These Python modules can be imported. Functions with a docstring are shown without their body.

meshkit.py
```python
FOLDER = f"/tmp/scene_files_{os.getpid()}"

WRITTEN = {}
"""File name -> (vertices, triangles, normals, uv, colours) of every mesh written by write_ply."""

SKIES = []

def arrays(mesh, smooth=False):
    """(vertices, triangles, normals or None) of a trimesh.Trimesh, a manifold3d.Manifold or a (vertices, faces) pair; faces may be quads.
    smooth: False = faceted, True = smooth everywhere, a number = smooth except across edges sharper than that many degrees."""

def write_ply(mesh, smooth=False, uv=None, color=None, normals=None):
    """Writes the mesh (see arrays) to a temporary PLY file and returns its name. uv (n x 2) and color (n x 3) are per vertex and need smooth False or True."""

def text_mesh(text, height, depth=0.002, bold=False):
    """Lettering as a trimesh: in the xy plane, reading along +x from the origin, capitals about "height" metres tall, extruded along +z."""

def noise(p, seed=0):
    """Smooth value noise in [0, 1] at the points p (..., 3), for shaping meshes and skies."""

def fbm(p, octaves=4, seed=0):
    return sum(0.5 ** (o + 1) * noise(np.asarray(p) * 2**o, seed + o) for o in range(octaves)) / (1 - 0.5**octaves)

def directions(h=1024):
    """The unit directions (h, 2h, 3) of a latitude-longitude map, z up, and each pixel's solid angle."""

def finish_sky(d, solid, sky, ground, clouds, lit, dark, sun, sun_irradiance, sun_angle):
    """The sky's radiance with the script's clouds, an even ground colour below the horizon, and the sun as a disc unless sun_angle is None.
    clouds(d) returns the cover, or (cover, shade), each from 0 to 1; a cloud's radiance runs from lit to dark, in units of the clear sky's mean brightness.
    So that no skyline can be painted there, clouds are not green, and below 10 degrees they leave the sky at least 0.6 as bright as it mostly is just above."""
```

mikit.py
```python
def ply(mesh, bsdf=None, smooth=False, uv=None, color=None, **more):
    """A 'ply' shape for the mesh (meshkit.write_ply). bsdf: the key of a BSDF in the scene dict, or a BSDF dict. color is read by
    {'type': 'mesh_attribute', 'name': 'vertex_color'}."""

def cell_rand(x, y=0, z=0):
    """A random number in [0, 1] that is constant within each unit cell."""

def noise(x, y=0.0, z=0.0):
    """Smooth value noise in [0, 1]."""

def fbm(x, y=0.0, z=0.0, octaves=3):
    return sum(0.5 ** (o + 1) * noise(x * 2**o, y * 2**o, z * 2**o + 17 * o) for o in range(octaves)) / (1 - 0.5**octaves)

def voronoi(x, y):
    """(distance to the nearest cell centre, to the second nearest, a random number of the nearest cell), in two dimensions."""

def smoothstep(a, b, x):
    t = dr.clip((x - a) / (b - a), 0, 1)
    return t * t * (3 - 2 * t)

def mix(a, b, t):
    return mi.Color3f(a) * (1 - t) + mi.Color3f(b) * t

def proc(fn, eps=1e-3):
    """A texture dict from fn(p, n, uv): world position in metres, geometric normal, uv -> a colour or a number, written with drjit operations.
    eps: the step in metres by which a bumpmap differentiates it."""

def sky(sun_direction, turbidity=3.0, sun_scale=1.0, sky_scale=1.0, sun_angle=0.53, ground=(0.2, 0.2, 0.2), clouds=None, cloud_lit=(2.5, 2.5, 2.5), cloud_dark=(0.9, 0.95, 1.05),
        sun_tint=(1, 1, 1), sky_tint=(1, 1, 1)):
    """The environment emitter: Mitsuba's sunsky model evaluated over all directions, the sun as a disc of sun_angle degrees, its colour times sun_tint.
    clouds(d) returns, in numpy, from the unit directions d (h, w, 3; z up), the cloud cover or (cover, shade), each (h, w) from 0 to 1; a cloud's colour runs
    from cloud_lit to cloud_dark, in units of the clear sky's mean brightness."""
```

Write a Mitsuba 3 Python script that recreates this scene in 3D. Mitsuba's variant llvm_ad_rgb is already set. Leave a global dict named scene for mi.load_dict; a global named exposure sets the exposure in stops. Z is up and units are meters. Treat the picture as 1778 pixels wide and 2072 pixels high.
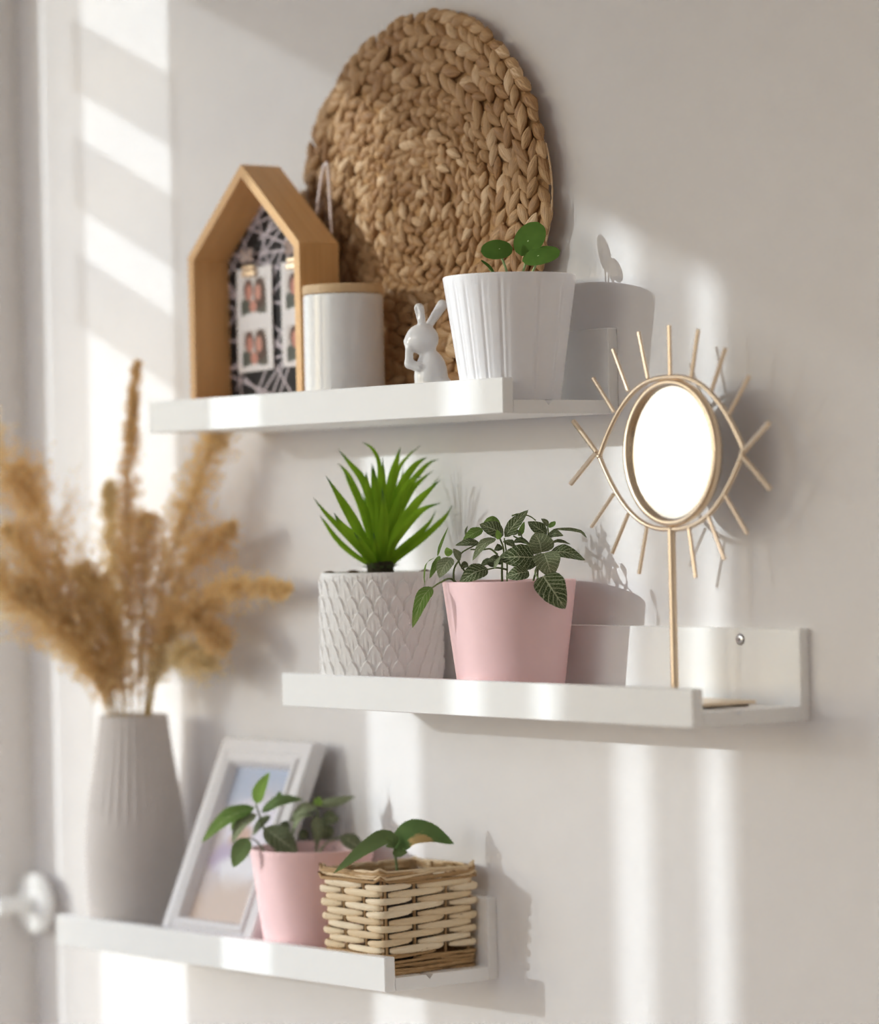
import math
import random
import sys

sys.path.insert(0, "/opt/lang")
import drjit as dr
import mitsuba as mi
import numpy as np
import trimesh

import meshkit
import mikit
from mikit import cell_rand, fbm, mix, noise, proc, smoothstep, voronoi

T = mi.ScalarTransform4f
scene, labels = {}, {}
V = lambda *a: np.array(a, float)
unit = lambda a: np.asarray(a, float) / np.linalg.norm(a)

# ---------------------------------------------------------------- camera, sky, exposure
CAM = V(1.9630, -1.8460, 0.1612)
YAW, PITCH, ROLL = -0.9234, 0.0031, -0.0209
FWD = V(math.sin(YAW) * math.cos(PITCH), math.cos(YAW) * math.cos(PITCH), math.sin(PITCH))
R0 = V(math.cos(YAW), -math.sin(YAW), 0)
UP = -math.sin(ROLL) * R0 + math.cos(ROLL) * np.cross(R0, FWD)
scene["camera"] = {
    "type": "thinlens", "fov": math.degrees(2 * math.atan(889 / 6894.8)), "fov_axis": "x",
    "aperture_radius": 0.021, "focus_distance": 2.87, "near_clip": 0.05, "far_clip": 100.0,
    "to_world": T().look_at(origin=CAM.tolist(), target=(CAM + FWD).tolist(), up=UP.tolist()),
}
SUN = unit([-0.53, -1.0, 0.225])
scene["sky"] = mikit.sky(SUN, turbidity=4.0, sun_scale=3.6, sky_scale=16.4, sun_angle=0.75, ground=(0.2, 0.2, 0.19),
                         clouds=lambda d: 0.3 * np.ones(d.shape[:2]), cloud_lit=(1.3, 1.28, 1.25), cloud_dark=(1, 1, 1),
                         sun_tint=(0.57, 1.0, 2.6), sky_tint=(0.945, 1.06, 1.47))
exposure = 0.0

# ---------------------------------------------------------------- materials


def mat(key, color, rough=0.5, spec=0.5, two=True, bump=None, **more):
    c = {"type": "rgb", "value": list(color)} if not callable(color) else proc(color)
    b = {"type": "principled", "base_color": c, "roughness": rough, "specular": spec, **more}
    if bump:
        b = {"type": "bumpmap", "tex": proc(bump[0], eps=bump[2] if len(bump) > 2 else 1e-3), "scale": bump[1], "bsdf": b}
    scene[key] = {"type": "twosided", "bsdf": b} if two else b


def leafmat(key, color, trans=0.5, rough=0.45):
    c = {"type": "rgb", "value": list(color)} if not callable(color) else proc(color)
    scene[key] = {"type": "principledthin", "base_color": c, "roughness": rough, "diff_trans": trans, "spec_trans": 0.0, "eta": 1.4}


def grain(x, y, z, a, b, k=1.0):
    """Wood tone: long streaks along the first coordinate."""
    s = fbm(x * 6 * k, y * 420 * k, z * 420 * k, 3)
    f = fbm(x * 30 * k, y * 1500 * k, z * 1500 * k, 2)
    return mix(a, b, dr.clip(0.75 * s + 0.35 * f - 0.05, 0, 1))


mat("m_wall", lambda p, n, uv: mix((0.745, 0.725, 0.722), (0.77, 0.75, 0.745), fbm(p.x * 30, p.y * 30, p.z * 30, 3)), 0.85, 0.2,
    bump=(lambda p, n, uv: fbm(p.x * 300, p.y * 300, p.z * 420, 2), 0.00022, 6e-4))
mat("m_plain_wall", (0.80, 0.78, 0.76), 0.9, 0.1)
mat("m_floor", lambda p, n, uv: grain(p.x * 0.4, p.y * 0.05, p.z, (0.42, 0.30, 0.19), (0.58, 0.44, 0.30)), 0.5)
mat("m_shelf", (0.85, 0.85, 0.84), 0.33, 0.5)
mat("m_shelf_end", (0.80, 0.785, 0.74), 0.45, 0.4)
mat("m_frame_white", (0.83, 0.83, 0.82), 0.45)
mat("m_frame_grey", (0.69, 0.67, 0.675), 0.5)
mat("m_ceramic_white", (0.84, 0.84, 0.84), 0.16, 0.5, clearcoat=0.3, clearcoat_gloss=0.9)
mat("m_pot_white", (0.83, 0.82, 0.835), 0.17, 0.5)
mat("m_bisque", (0.80, 0.785, 0.765), 0.62, 0.35)
mat("m_pink", (0.81, 0.545, 0.55), 0.34, 0.5)
mat("m_vase", (0.60, 0.555, 0.53), 0.6, 0.35)
mat("m_soil", lambda p, n, uv: mix((0.05, 0.03, 0.018), (0.16, 0.11, 0.07), noise(p.x * 400, p.y * 400, p.z * 400)), 0.95, 0.1)
mat("m_stump", lambda p, n, uv: mix((0.018, 0.014, 0.008), (0.05, 0.045, 0.02), noise(p.x * 900, p.y * 900, p.z * 300)), 0.8, 0.2)
mat("m_brass", (0.80, 0.645, 0.48), 0.34, metallic=1.0)
mat("m_bow", (0.36, 0.27, 0.24), 0.6)
mat("m_steel", (0.75, 0.75, 0.76), 0.25, metallic=1.0)
mat("m_dark", (0.03, 0.022, 0.02), 0.6)
mat("m_cork_and_shade", (0.06, 0.03, 0.02), 0.8)
scene["m_mirror"] = {"type": "twosided", "bsdf": {"type": "conductor", "material": "Ag"}}
mat("m_oak", lambda p, n, uv: grain(uv.x, uv.y, 0.0, (0.75, 0.475, 0.225), (0.62, 0.35, 0.14)), 0.5, 0.4)
mat("m_oak_edge", lambda p, n, uv: grain(uv.x, uv.y, 0.3, (0.74, 0.56, 0.36), (0.66, 0.46, 0.27)), 0.5, 0.4)
mat("m_bamboo", lambda p, n, uv: grain(p.x + 0.8 * p.y, p.z, 0.7, (0.72, 0.52, 0.31), (0.60, 0.40, 0.21)), 0.45, 0.4)
mat("m_string", (0.72, 0.62, 0.60), 0.9, 0.1)
mat("m_paper", (0.86, 0.85, 0.85), 0.5, 0.3)
for i, (a, b) in enumerate([((0.50, 0.31, 0.15), (0.31, 0.165, 0.068)), ((0.58, 0.38, 0.20), (0.36, 0.20, 0.088)), ((0.43, 0.245, 0.11), (0.26, 0.13, 0.05)), ((0.70, 0.51, 0.32), (0.47, 0.29, 0.145))]):
    mat(f"m_straw_{i}", lambda p, n, uv, a=a, b=b: mix(a, b, dr.clip(1.5 * noise(uv.x * 2.0, uv.y * 22.0, p.x * 40 + p.z * 30) - 0.2, 0, 1)), 0.55, 0.35)
mat("m_straw_back", (0.44, 0.26, 0.12), 0.9, 0.1)
for i, (a, b) in enumerate([((0.78, 0.64, 0.44), (0.68, 0.53, 0.34)), ((0.82, 0.70, 0.52), (0.72, 0.58, 0.39)), ((0.72, 0.57, 0.37), (0.62, 0.46, 0.28))]):
    mat(f"m_willow_{i}", lambda p, n, uv, a=a, b=b: mix(mix(a, b, fbm(p.x * 160, p.y * 160, p.z * 500, 2)), (0.22, 0.12, 0.05), smoothstep(0.93, 0.97, noise(p.x * 420, p.y * 420, p.z * 420))), 0.55, 0.35)
mat("m_twig", lambda p, n, uv: mix((0.52, 0.34, 0.17), (0.36, 0.21, 0.09), noise(p.x * 300, p.y * 300, p.z * 300)), 0.6, 0.3)
mat("m_stake", (0.40, 0.25, 0.12), 0.7, 0.2)
leafmat("m_plume_0", (0.92, 0.77, 0.50), 1.3, 0.8)
leafmat("m_plume_1", (0.88, 0.71, 0.44), 1.2, 0.8)
leafmat("m_plume_2", (0.95, 0.85, 0.63), 1.4, 0.8)
mat("m_reed", (0.50, 0.36, 0.16), 0.7, 0.2)
mat("m_stem", (0.16, 0.21, 0.08), 0.5)
mat("m_stem_light", (0.30, 0.40, 0.16), 0.5)


def veined(p, n, uv):
    u, d = uv.x, dr.abs(uv.y - 0.5) * 2
    k = u * 7.5 - d * 2.0
    side = dr.abs(k - dr.round(k))
    a, b, _ = voronoi(u * 15 + cell_rand(dr.floor(p.x * 20), 3, 1) * 9, uv.y * 11)
    line = dr.maximum(1 - smoothstep(0.025, 0.06, d), dr.maximum(1 - smoothstep(0.035, 0.09, side), 0.7 * (1 - smoothstep(0.03, 0.09, b - a))))
    return mix(mix((0.035, 0.055, 0.018), (0.065, 0.09, 0.03), noise(p.x * 90, p.y * 90, p.z * 90)), (0.47, 0.50, 0.34), line)


def veined_green(p, n, uv):
    u, d = uv.x, dr.abs(uv.y - 0.5) * 2
    k = u * 7.0 - d * 2.0
    side = dr.abs(k - dr.round(k))
    line = dr.maximum(1 - smoothstep(0.02, 0.07, d), 0.6 * (1 - smoothstep(0.05, 0.16, side)))
    return mix(mix((0.10, 0.19, 0.04), (0.16, 0.25, 0.06), noise(p.x * 90, p.y * 90, p.z * 90)), (0.30, 0.38, 0.17), line)


def blade(p, n, uv):
    c = mix((0.17, 0.33, 0.018), (0.27, 0.46, 0.03), noise(p.x * 110, p.y * 110, p.z * 45))
    return mix(c, (0.055, 0.14, 0.05), smoothstep(0.7, 1.0, uv.x))


def scorched(p, n, uv):
    c = mix((0.10, 0.18, 0.06), (0.15, 0.23, 0.085), noise(p.x * 120, p.y * 120, p.z * 120))
    spot = smoothstep(0.0, 0.14, 0.30 + 0.22 * fbm(uv.x * 9, uv.y * 9, 2.0, 2) - dr.sqrt(dr.square((uv.x - 0.5) * 1.5) + dr.square((uv.y - 1.0) * 0.8)))
    return mix(c, (0.50, 0.36, 0.16), spot)


def pilea(p, n, uv):
    c = mix((0.075, 0.155, 0.03), (0.12, 0.215, 0.045), fbm(p.x * 120, p.y * 120, p.z * 120, 3))
    r = dr.sqrt(dr.square(uv.x - 0.42) + dr.square(uv.y - 0.5))
    return mix(c, (0.5, 0.6, 0.3), 1 - smoothstep(0.012, 0.035, r))


leafmat("m_veined", veined, 0.25)
leafmat("m_veined_light", lambda p, n, uv: mix(veined(p, n, uv), (0.36, 0.40, 0.24), 0.3), 0.35)
leafmat("m_green_leaf", veined_green, 0.7)
leafmat("m_bright_leaf", (0.25, 0.40, 0.09), 0.8)
leafmat("m_soft_leaf", (0.15, 0.215, 0.085), 0.5)
leafmat("m_scorched", scorched, 0.5)
leafmat("m_blade", blade, 0.7, 0.35)
leafmat("m_pilea", pilea, 0.4, 0.3)
for key_, op_ in (("m_sheer", 0.68), ("m_drape", 0.78), ("m_sheer_dense", 0.93), ("m_added_curtain", 0.55), ("m_blind", 0.3)):
    scene[key_] = {"type": "mask", "opacity": op_, "bsdf": {"type": "principledthin", "base_color": {"type": "rgb", "value": [0.93, 0.92, 0.91]}, "roughness": 0.9, "diff_trans": 1.3 if key_ == "m_added_curtain" else 1.1, "spec_trans": 0.0, "eta": 1.2}}

RNG = random.Random(11)
SEG = [(RNG.random() * 1.1 - 0.05, RNG.random() * 1.1 - 0.05, RNG.random() * math.pi, 0.25 + 0.5 * RNG.random()) for _ in range(64)]


def scribble(p, n, uv):
    """White lines criss-crossing on black paper."""
    x, y, on = uv.x, uv.y, mi.Float(0)
    for cx, cy, a, l in SEG:
        dx, dy = x - cx, y - cy
        t = dr.clip(dx * math.cos(a) + dy * math.sin(a), -l, l)
        q = dr.square(dx - t * math.cos(a)) + dr.square(dy - t * math.sin(a))
        on = dr.maximum(on, 1 - smoothstep(0.000007, 0.00004, q))
    return mix((0.018, 0.017, 0.018), (0.66, 0.60, 0.66), on)


def ell(x, y, cx, cy, rx, ry, s=0.25):
    return 1 - smoothstep(1 - s, 1 + s, dr.square((x - cx) / rx) + dr.square((y - cy) / ry))


def photo_pair(p, n, uv):
    """Two small prints of a couple, one above the other, on white paper."""
    x, y = uv.x, uv.y * 2 - dr.floor(uv.y * 2)
    c = mi.Color3f(0.86, 0.84, 0.85)
    inside = (x > 0.13) & (x < 0.85) & (y > 0.10) & (y < 0.80)
    q = mix((0.74, 0.70, 0.69), (0.62, 0.58, 0.56), noise(x * 6, y * 6, 3.0))
    q = mix(q, (0.10, 0.11, 0.09), ell(x, y, 0.27, 0.18, 0.22, 0.24))
    q = mix(q, (0.12, 0.11, 0.09), ell(x, y, 0.72, 0.20, 0.17, 0.28))
    q = mix(q, (0.13, 0.06, 0.045), ell(x, y, 0.34, 0.58, 0.13, 0.20))
    q = mix(q, (0.10, 0.055, 0.04), ell(x, y, 0.66, 0.50, 0.17, 0.30))
    q = mix(q, (0.60, 0.27, 0.21), ell(x, y, 0.355, 0.52, 0.085, 0.16))
    q = mix(q, (0.66, 0.33, 0.26), ell(x, y, 0.61, 0.51, 0.085, 0.16))
    q = mix(q, (0.62, 0.29, 0.23), ell(x, y, 0.47, 0.25, 0.10, 0.12))
    q = mix(q, (0.84, 0.82, 0.82), ell(x, y, 0.45, 0.06, 0.26, 0.08))
    return dr.select(inside, q, c)


def seaside(p, n, uv):
    """A pale seaside print: blue sky above, lavender and sand patches below."""
    x, y, w = uv.x, uv.y, fbm(uv.x * 4, uv.y * 5, 1.0, 3) - 0.5
    c = mix((0.56, 0.50, 0.50), (0.40, 0.45, 0.56), smoothstep(0.55, 0.98, y + 0.3 * w))
    c = mix(c, (0.70, 0.66, 0.74), ell(x + 0.2 * w, y, 0.55, 0.62, 0.45, 0.16, 0.6))
    c = mix(c, (0.55, 0.36, 0.27), ell(x + 0.2 * w, y + 0.1 * w, 0.42, 0.50, 0.17, 0.10, 0.7))
    c = mix(c, (0.46, 0.38, 0.50), ell(x + 0.2 * w, y + 0.1 * w, 0.25, 0.40, 0.20, 0.10, 0.7))
    c = mix(c, (0.74, 0.72, 0.75), ell(x + 0.3 * w, y + 0.2 * w, 0.5, 0.32, 0.32, 0.10, 0.7))
    return mix(c, (0.60, 0.46, 0.36), 0.8 * ell(x + 0.3 * w, y, 0.55, 0.08, 0.6, 0.20, 0.8))


mat("m_scribble", scribble, 0.6, 0.3)
mat("m_photo_pair", photo_pair, 0.5, 0.35)
mat("m_seaside", seaside, 0.35, 0.4)

# ---------------------------------------------------------------- mesh helpers


def cat(ms):
    return trimesh.util.concatenate(ms)


def rbox(x0, x1, y0, y1, z0, z1, b=0.0008):
    """A box with chamfered edges."""
    pts = []
    for x, sx in ((x0, 1), (x1, -1)):
        for y, sy in ((y0, 1), (y1, -1)):
            for z, sz in ((z0, 1), (z1, -1)):
                pts += [(x, y + sy * b, z + sz * b), (x + sx * b, y, z + sz * b), (x + sx * b, y + sy * b, z)]
    return trimesh.convex.convex_hull(np.array(pts))


def moved(m, M):
    m = m.copy()
    m.apply_transform(M)
    return m


def frame_mat(o, ex, ey, ez):
    M = np.eye(4)
    M[:3, 0], M[:3, 1], M[:3, 2], M[:3, 3] = ex, ey, ez, o
    return M


def grid_faces(nu, nv, wrap=False):
    """Triangles of a grid of nu rows and nv columns."""
    f, c = [], nv if wrap else nv - 1
    i, j = np.meshgrid(np.arange(nu - 1), np.arange(c), indexing="ij")
    a, b = i * nv + j, i * nv + (j + 1) % nv
    q = np.stack([a, b, b + nv, a + nv], -1).reshape(-1, 4)
    return np.vstack([q[:, [0, 1, 2]], q[:, [0, 2, 3]]])


def spline(pts, n):
    """Catmull-Rom through the points, n samples."""
    p = np.asarray(pts, float)
    if len(p) == 2:
        return p[0] + (p[1] - p[0]) * np.linspace(0, 1, n)[:, None]
    p = np.vstack([2 * p[0] - p[1], p, 2 * p[-1] - p[-2]])
    s = np.linspace(0, len(p) - 3 - 1e-9, n)
    i = s.astype(int)
    t = (s - i)[:, None]
    a, b, c, d = p[i], p[i + 1], p[i + 2], p[i + 3]
    return 0.5 * (2 * b + (c - a) * t + (2 * a - 5 * b + 4 * c - d) * t**2 + (3 * b - a - 3 * c + d) * t**3)


def tube(pts, rad, sides=8, flat=1.0, up=(0, 0, 1)):
    """A closed tube along the points; flat squeezes it across the up direction."""
    p = np.asarray(pts, float)
    n = len(p)
    r = np.broadcast_to(np.asarray(rad, float), n)
    t = np.gradient(p, axis=0)
    t /= np.linalg.norm(t, axis=1, keepdims=True) + 1e-12
    u = np.asarray(up, float)
    s = np.cross(t, u)
    bad = np.linalg.norm(s, axis=1) < 0.05
    s[bad] = np.cross(t[bad], [0.3, 1, 0.1])
    s /= np.linalg.norm(s, axis=1, keepdims=True)
    w = np.cross(s, t)
    a = np.arange(sides) * 2 * np.pi / sides
    ring = p[:, None] + r[:, None, None] * (np.cos(a)[None, :, None] * s[:, None] * flat + np.sin(a)[None, :, None] * w[:, None])
    v = np.vstack([ring.reshape(-1, 3), p[0], p[-1]])
    f = grid_faces(n, sides, True)
    k = np.arange(sides)
    e0 = np.stack([(k + 1) % sides, k, np.full(sides, n * sides)], 1)
    b = (n - 1) * sides
    e1 = np.stack([b + k, b + (k + 1) % sides, np.full(sides, n * sides + 1)], 1)
    return trimesh.Trimesh(v, np.vstack([f, e0, e1]), process=False)


def lathe(prof, n=96, mod=None):
    """Revolves (r, z) pairs; mod(theta, z, r) gives a radius."""
    th = np.arange(n) * 2 * np.pi / n
    pr = np.asarray(prof, float)
    r = np.repeat(pr[:, :1], n, 1)
    z = np.repeat(pr[:, 1:], n, 1)
    if mod is not None:
        r = mod(np.repeat(th[None], len(pr), 0), z, r, np.arange(len(pr))[:, None])
    v = np.stack([r * np.cos(th), r * np.sin(th), z], -1).reshape(-1, 3)
    return trimesh.Trimesh(v, grid_faces(len(pr), n, True), process=False)


def at(m, x, y, z):
    m = m.copy()
    m.apply_translation([x, y, z])
    return m


def leaf(pts, w, nrm, prof="oval", nu=13, nv=7, fold=0.18, cup=0.0, wave=0.0):
    """A leaf blade along the points: (vertices, faces) and uv (along, across)."""
    c = spline(pts, nu)
    t = np.gradient(c, axis=0)
    t /= np.linalg.norm(t, axis=1, keepdims=True)
    s = np.cross(t, np.asarray(nrm, float))
    s /= np.linalg.norm(s, axis=1, keepdims=True) + 1e-9
    n = np.cross(s, t)
    u = np.linspace(0, 1, nu)
    if prof == "oval":
        q = np.sin(np.pi * u**0.8) ** 0.75 * (1 - 0.15 * u)
    elif prof == "heart":
        q = np.clip(np.sin(np.pi * np.clip(u * 0.97 + 0.03, 0, 1) ** 0.62), 0, 1) ** 0.7
    elif prof == "round":
        q = np.sqrt(np.clip(1 - (2 * u - 1) ** 2, 0, 1))
    elif prof == "blade":
        q = np.interp(u, [0, 0.12, 0.35, 0.6, 0.8, 0.92, 1], [0.75, 0.88, 1.0, 0.76, 0.38, 0.15, 0.02])
    else:
        q = np.sin(np.pi * u**0.9) ** 0.9
    v = np.linspace(-1, 1, nv)
    h = fold * np.abs(v)[None] + cup * v[None] ** 2 + wave * np.sin(u * 19)[:, None] * v[None] ** 2
    P = c[:, None] + (w / 2) * (q[:, None, None] * (v[None, :, None] * s[:, None] + h[..., None] * n[:, None]))
    uv = np.stack(np.broadcast_arrays(u[:, None], (v[None] + 1) / 2), -1).reshape(-1, 2)
    return (P.reshape(-1, 3), grid_faces(nu, nv)), uv


def surface_nets(fn, lo, hi, h):
    """The zero level of fn (negative inside) as a mesh."""
    ax = [np.arange(a, b + h, h) for a, b in zip(lo, hi)]
    G = np.stack(np.meshgrid(*ax, indexing="ij"), -1)
    D = fn(G)
    ins = D < 0
    nx, ny, nz = D.shape
    acc, cnt = np.zeros((nx - 1, ny - 1, nz - 1, 3)), np.zeros((nx - 1, ny - 1, nz - 1))
    corners = [(i, j, k) for i in (0, 1) for j in (0, 1) for k in (0, 1)]
    sl = lambda c: tuple(slice(o, o + m - 1) for o, m in zip(c, D.shape))
    for a in corners:
        for d in range(3):
            if a[d] == 0:
                b = tuple(x + (i == d) for i, x in enumerate(a))
                da, db = D[sl(a)], D[sl(b)]
                cross = (da < 0) != (db < 0)
                t = np.where(cross, da / np.where(cross, da - db, 1), 0)
                acc += np.where(cross[..., None], np.array(a) + t[..., None] * (np.array(b) - np.array(a)), 0)
                cnt += cross
    idx = -np.ones(cnt.shape, int)
    on = cnt > 0
    idx[on] = np.arange(on.sum())
    base = np.stack(np.nonzero(on), -1)
    v = (base + acc[on] / cnt[on][:, None]) * h + np.array(lo)
    faces = []
    for d in range(3):
        e, f = (d + 1) % 3, (d + 2) % 3
        lo_, hi_ = [slice(None)] * 3, [slice(None)] * 3
        lo_[d], hi_[d] = slice(0, -1), slice(1, None)
        A, B = ins[tuple(lo_)], ins[tuple(hi_)]
        for flip, m in ((False, A & ~B), (True, ~A & B)):
            for c in np.stack(np.nonzero(m), -1):
                q = []
                for (oe, of) in ((0, 0), (-1, 0), (-1, -1), (0, -1)):
                    k = c.copy()
                    k[e] += oe
                    k[f] += of
                    q.append(idx[tuple(k)])
                if min(q) >= 0:
                    faces.append(q[::-1] if flip else q)
    f = np.array(faces)
    m = trimesh.Trimesh(v, np.vstack([f[:, [0, 1, 2]], f[:, [0, 2, 3]]]), process=False)
    trimesh.smoothing.filter_taubin(m, iterations=6)
    m.fix_normals()
    return m


def free(key):
    if key not in scene and key not in labels:
        return key
    i = 1
    while f"{key}_{i:03d}" in scene or f"{key}_{i:03d}" in labels:
        i += 1
    return f"{key}_{i:03d}"


def thing(name, label, category, group=None, kind=None):
    key = free(name)
    labels[key] = {"label": label, "category": category}
    if group:
        labels[key]["group"] = group
    if kind:
        labels[key]["kind"] = kind
    return key


def put(parent, name, mesh, bsdf, smooth=False, uv=None, label=None, kind=None, **more):
    key = free(f"{parent}__{name}")
    scene[key] = mikit.ply(mesh, bsdf, smooth=smooth, uv=uv, **more) if not isinstance(mesh, dict) else {**mesh, **more}
    if label or kind:
        labels[key] = {k: v for k, v in (("label", label), ("kind", kind)) if v}
    return key


def struct(name, mesh, bsdf, label, category, smooth=False):
    scene[name] = mikit.ply(mesh, bsdf, smooth=smooth)
    labels[name] = {"label": label, "category": category, "kind": "structure"}


# axes that face the room from the shelves: A to the right, Bz up, Cv out into the room
A_, C_ = V(0.603, 0.798, 0), V(0.798, -0.603, 0)

# ---------------------------------------------------------------- the room
XL, XR, YF, ZF, ZC = -1.21, 2.70, -3.20, -1.30, 1.60
box = lambda x0, x1, y0, y1, z0, z1: trimesh.creation.box(bounds=[[x0, y0, z0], [x1, y1, z1]])
struct("wall_back", box(XL - 0.8, XR, 0.0, 0.1, ZF, ZC), "m_wall", "off-white plastered wall behind the three shelves", "wall")
WY0, WY1, WZ0, WZ1 = -2.70, -0.090, -1.22, 0.85
struct("wall_left", cat([box(XL - 0.03, XL, WY1, 0.0, ZF, ZC), box(XL - 0.03, XL, YF, WY0, ZF, ZC), box(XL - 0.03, XL, WY0, WY1, WZ1, ZC), box(XL - 0.03, XL, WY0, WY1, ZF, WZ0)]),
       "m_plain_wall", "pale wall around the tall window on the left", "wall")
struct("wall_right", box(XR, XR + 0.1, YF, 0.1, ZF, ZC), "m_plain_wall", "pale wall on the right side of the room", "wall")
FX0, FX1, FZ0, FZ1 = -1.05, 0.35, -0.60, 1.50
struct("wall_front", cat([box(XL, FX0, YF - 0.1, YF, ZF, ZC), box(FX1, XR, YF - 0.1, YF, ZF, ZC), box(FX0, FX1, YF - 0.1, YF, FZ1, ZC), box(FX0, FX1, YF - 0.1, YF, ZF, FZ0)]), "m_plain_wall", "pale wall behind the viewer", "wall")
struct("floor", box(XL, XR, YF, 0, ZF - 0.05, ZF), "m_floor", "wooden floor of the room", "floor")
struct("ceiling", box(XL, XR, YF, 0, ZC, ZC + 0.05), "m_plain_wall", "white ceiling of the room", "ceiling")
win = "window_1"
labels[win] = {"label": "tall white window in the left wall beside the shelves", "category": "window", "kind": "structure"}
MY = -0.607
put(win, "frame", cat([rbox(XL - 0.03, XL + 0.002, WY0, WY0 + 0.03, WZ0, WZ1),
                       rbox(XL - 0.03, XL + 0.002, WY0, WY1, WZ0, WZ0 + 0.05), rbox(XL - 0.03, XL + 0.002, WY0, WY1, WZ1 - 0.012, WZ1)]), "m_frame_white")
for z0 in (0.428, 0.550, 0.672):
    put(win, "blind_band", box(XL - 0.0085, XL - 0.0080, MY, -0.225, z0, z0 + 0.0745), "m_blind")
win2 = "window_2"  # unseen window, added to give the shelves frontal fill light
labels[win2] = {"label": "unseen window added in the wall opposite the shelves for frontal light", "category": "window", "kind": "structure"}
put(win2, "frame", cat([rbox(FX0, FX1, YF - 0.06, YF - 0.02, FZ0, FZ0 + 0.05), rbox(FX0, FX1, YF - 0.06, YF - 0.02, FZ1 - 0.05, FZ1), rbox(FX0, FX0 + 0.05, YF - 0.06, YF - 0.02, FZ0, FZ1),
                        rbox(FX1 - 0.05, FX1, YF - 0.06, YF - 0.02, FZ0, FZ1), rbox(-0.38, -0.32, YF - 0.06, YF - 0.02, FZ0, FZ1)]), "m_frame_white")
rail = thing("curtain_rail", "white curtain rail above the window in the left wall", "curtain rail")
put(rail, "rod", tube([V(XL + 0.014, WY0 + 0.02, 0.858), V(XL + 0.014, -0.50, 0.858)], 0.006, 10), "m_frame_white", True)
for y in (WY0 + 0.1, MY - 0.08):
    put(rail, "bracket", rbox(XL, XL + 0.014, y - 0.008, y + 0.008, 0.852, 0.866), "m_frame_white")
gaps = [(-1.291, -1.132), (-1.885, -1.807), (-2.078, -2.018)]
edges = [WY0 + 0.02] + [e for g in sorted(gaps) for e in g] + [-0.530]
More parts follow.
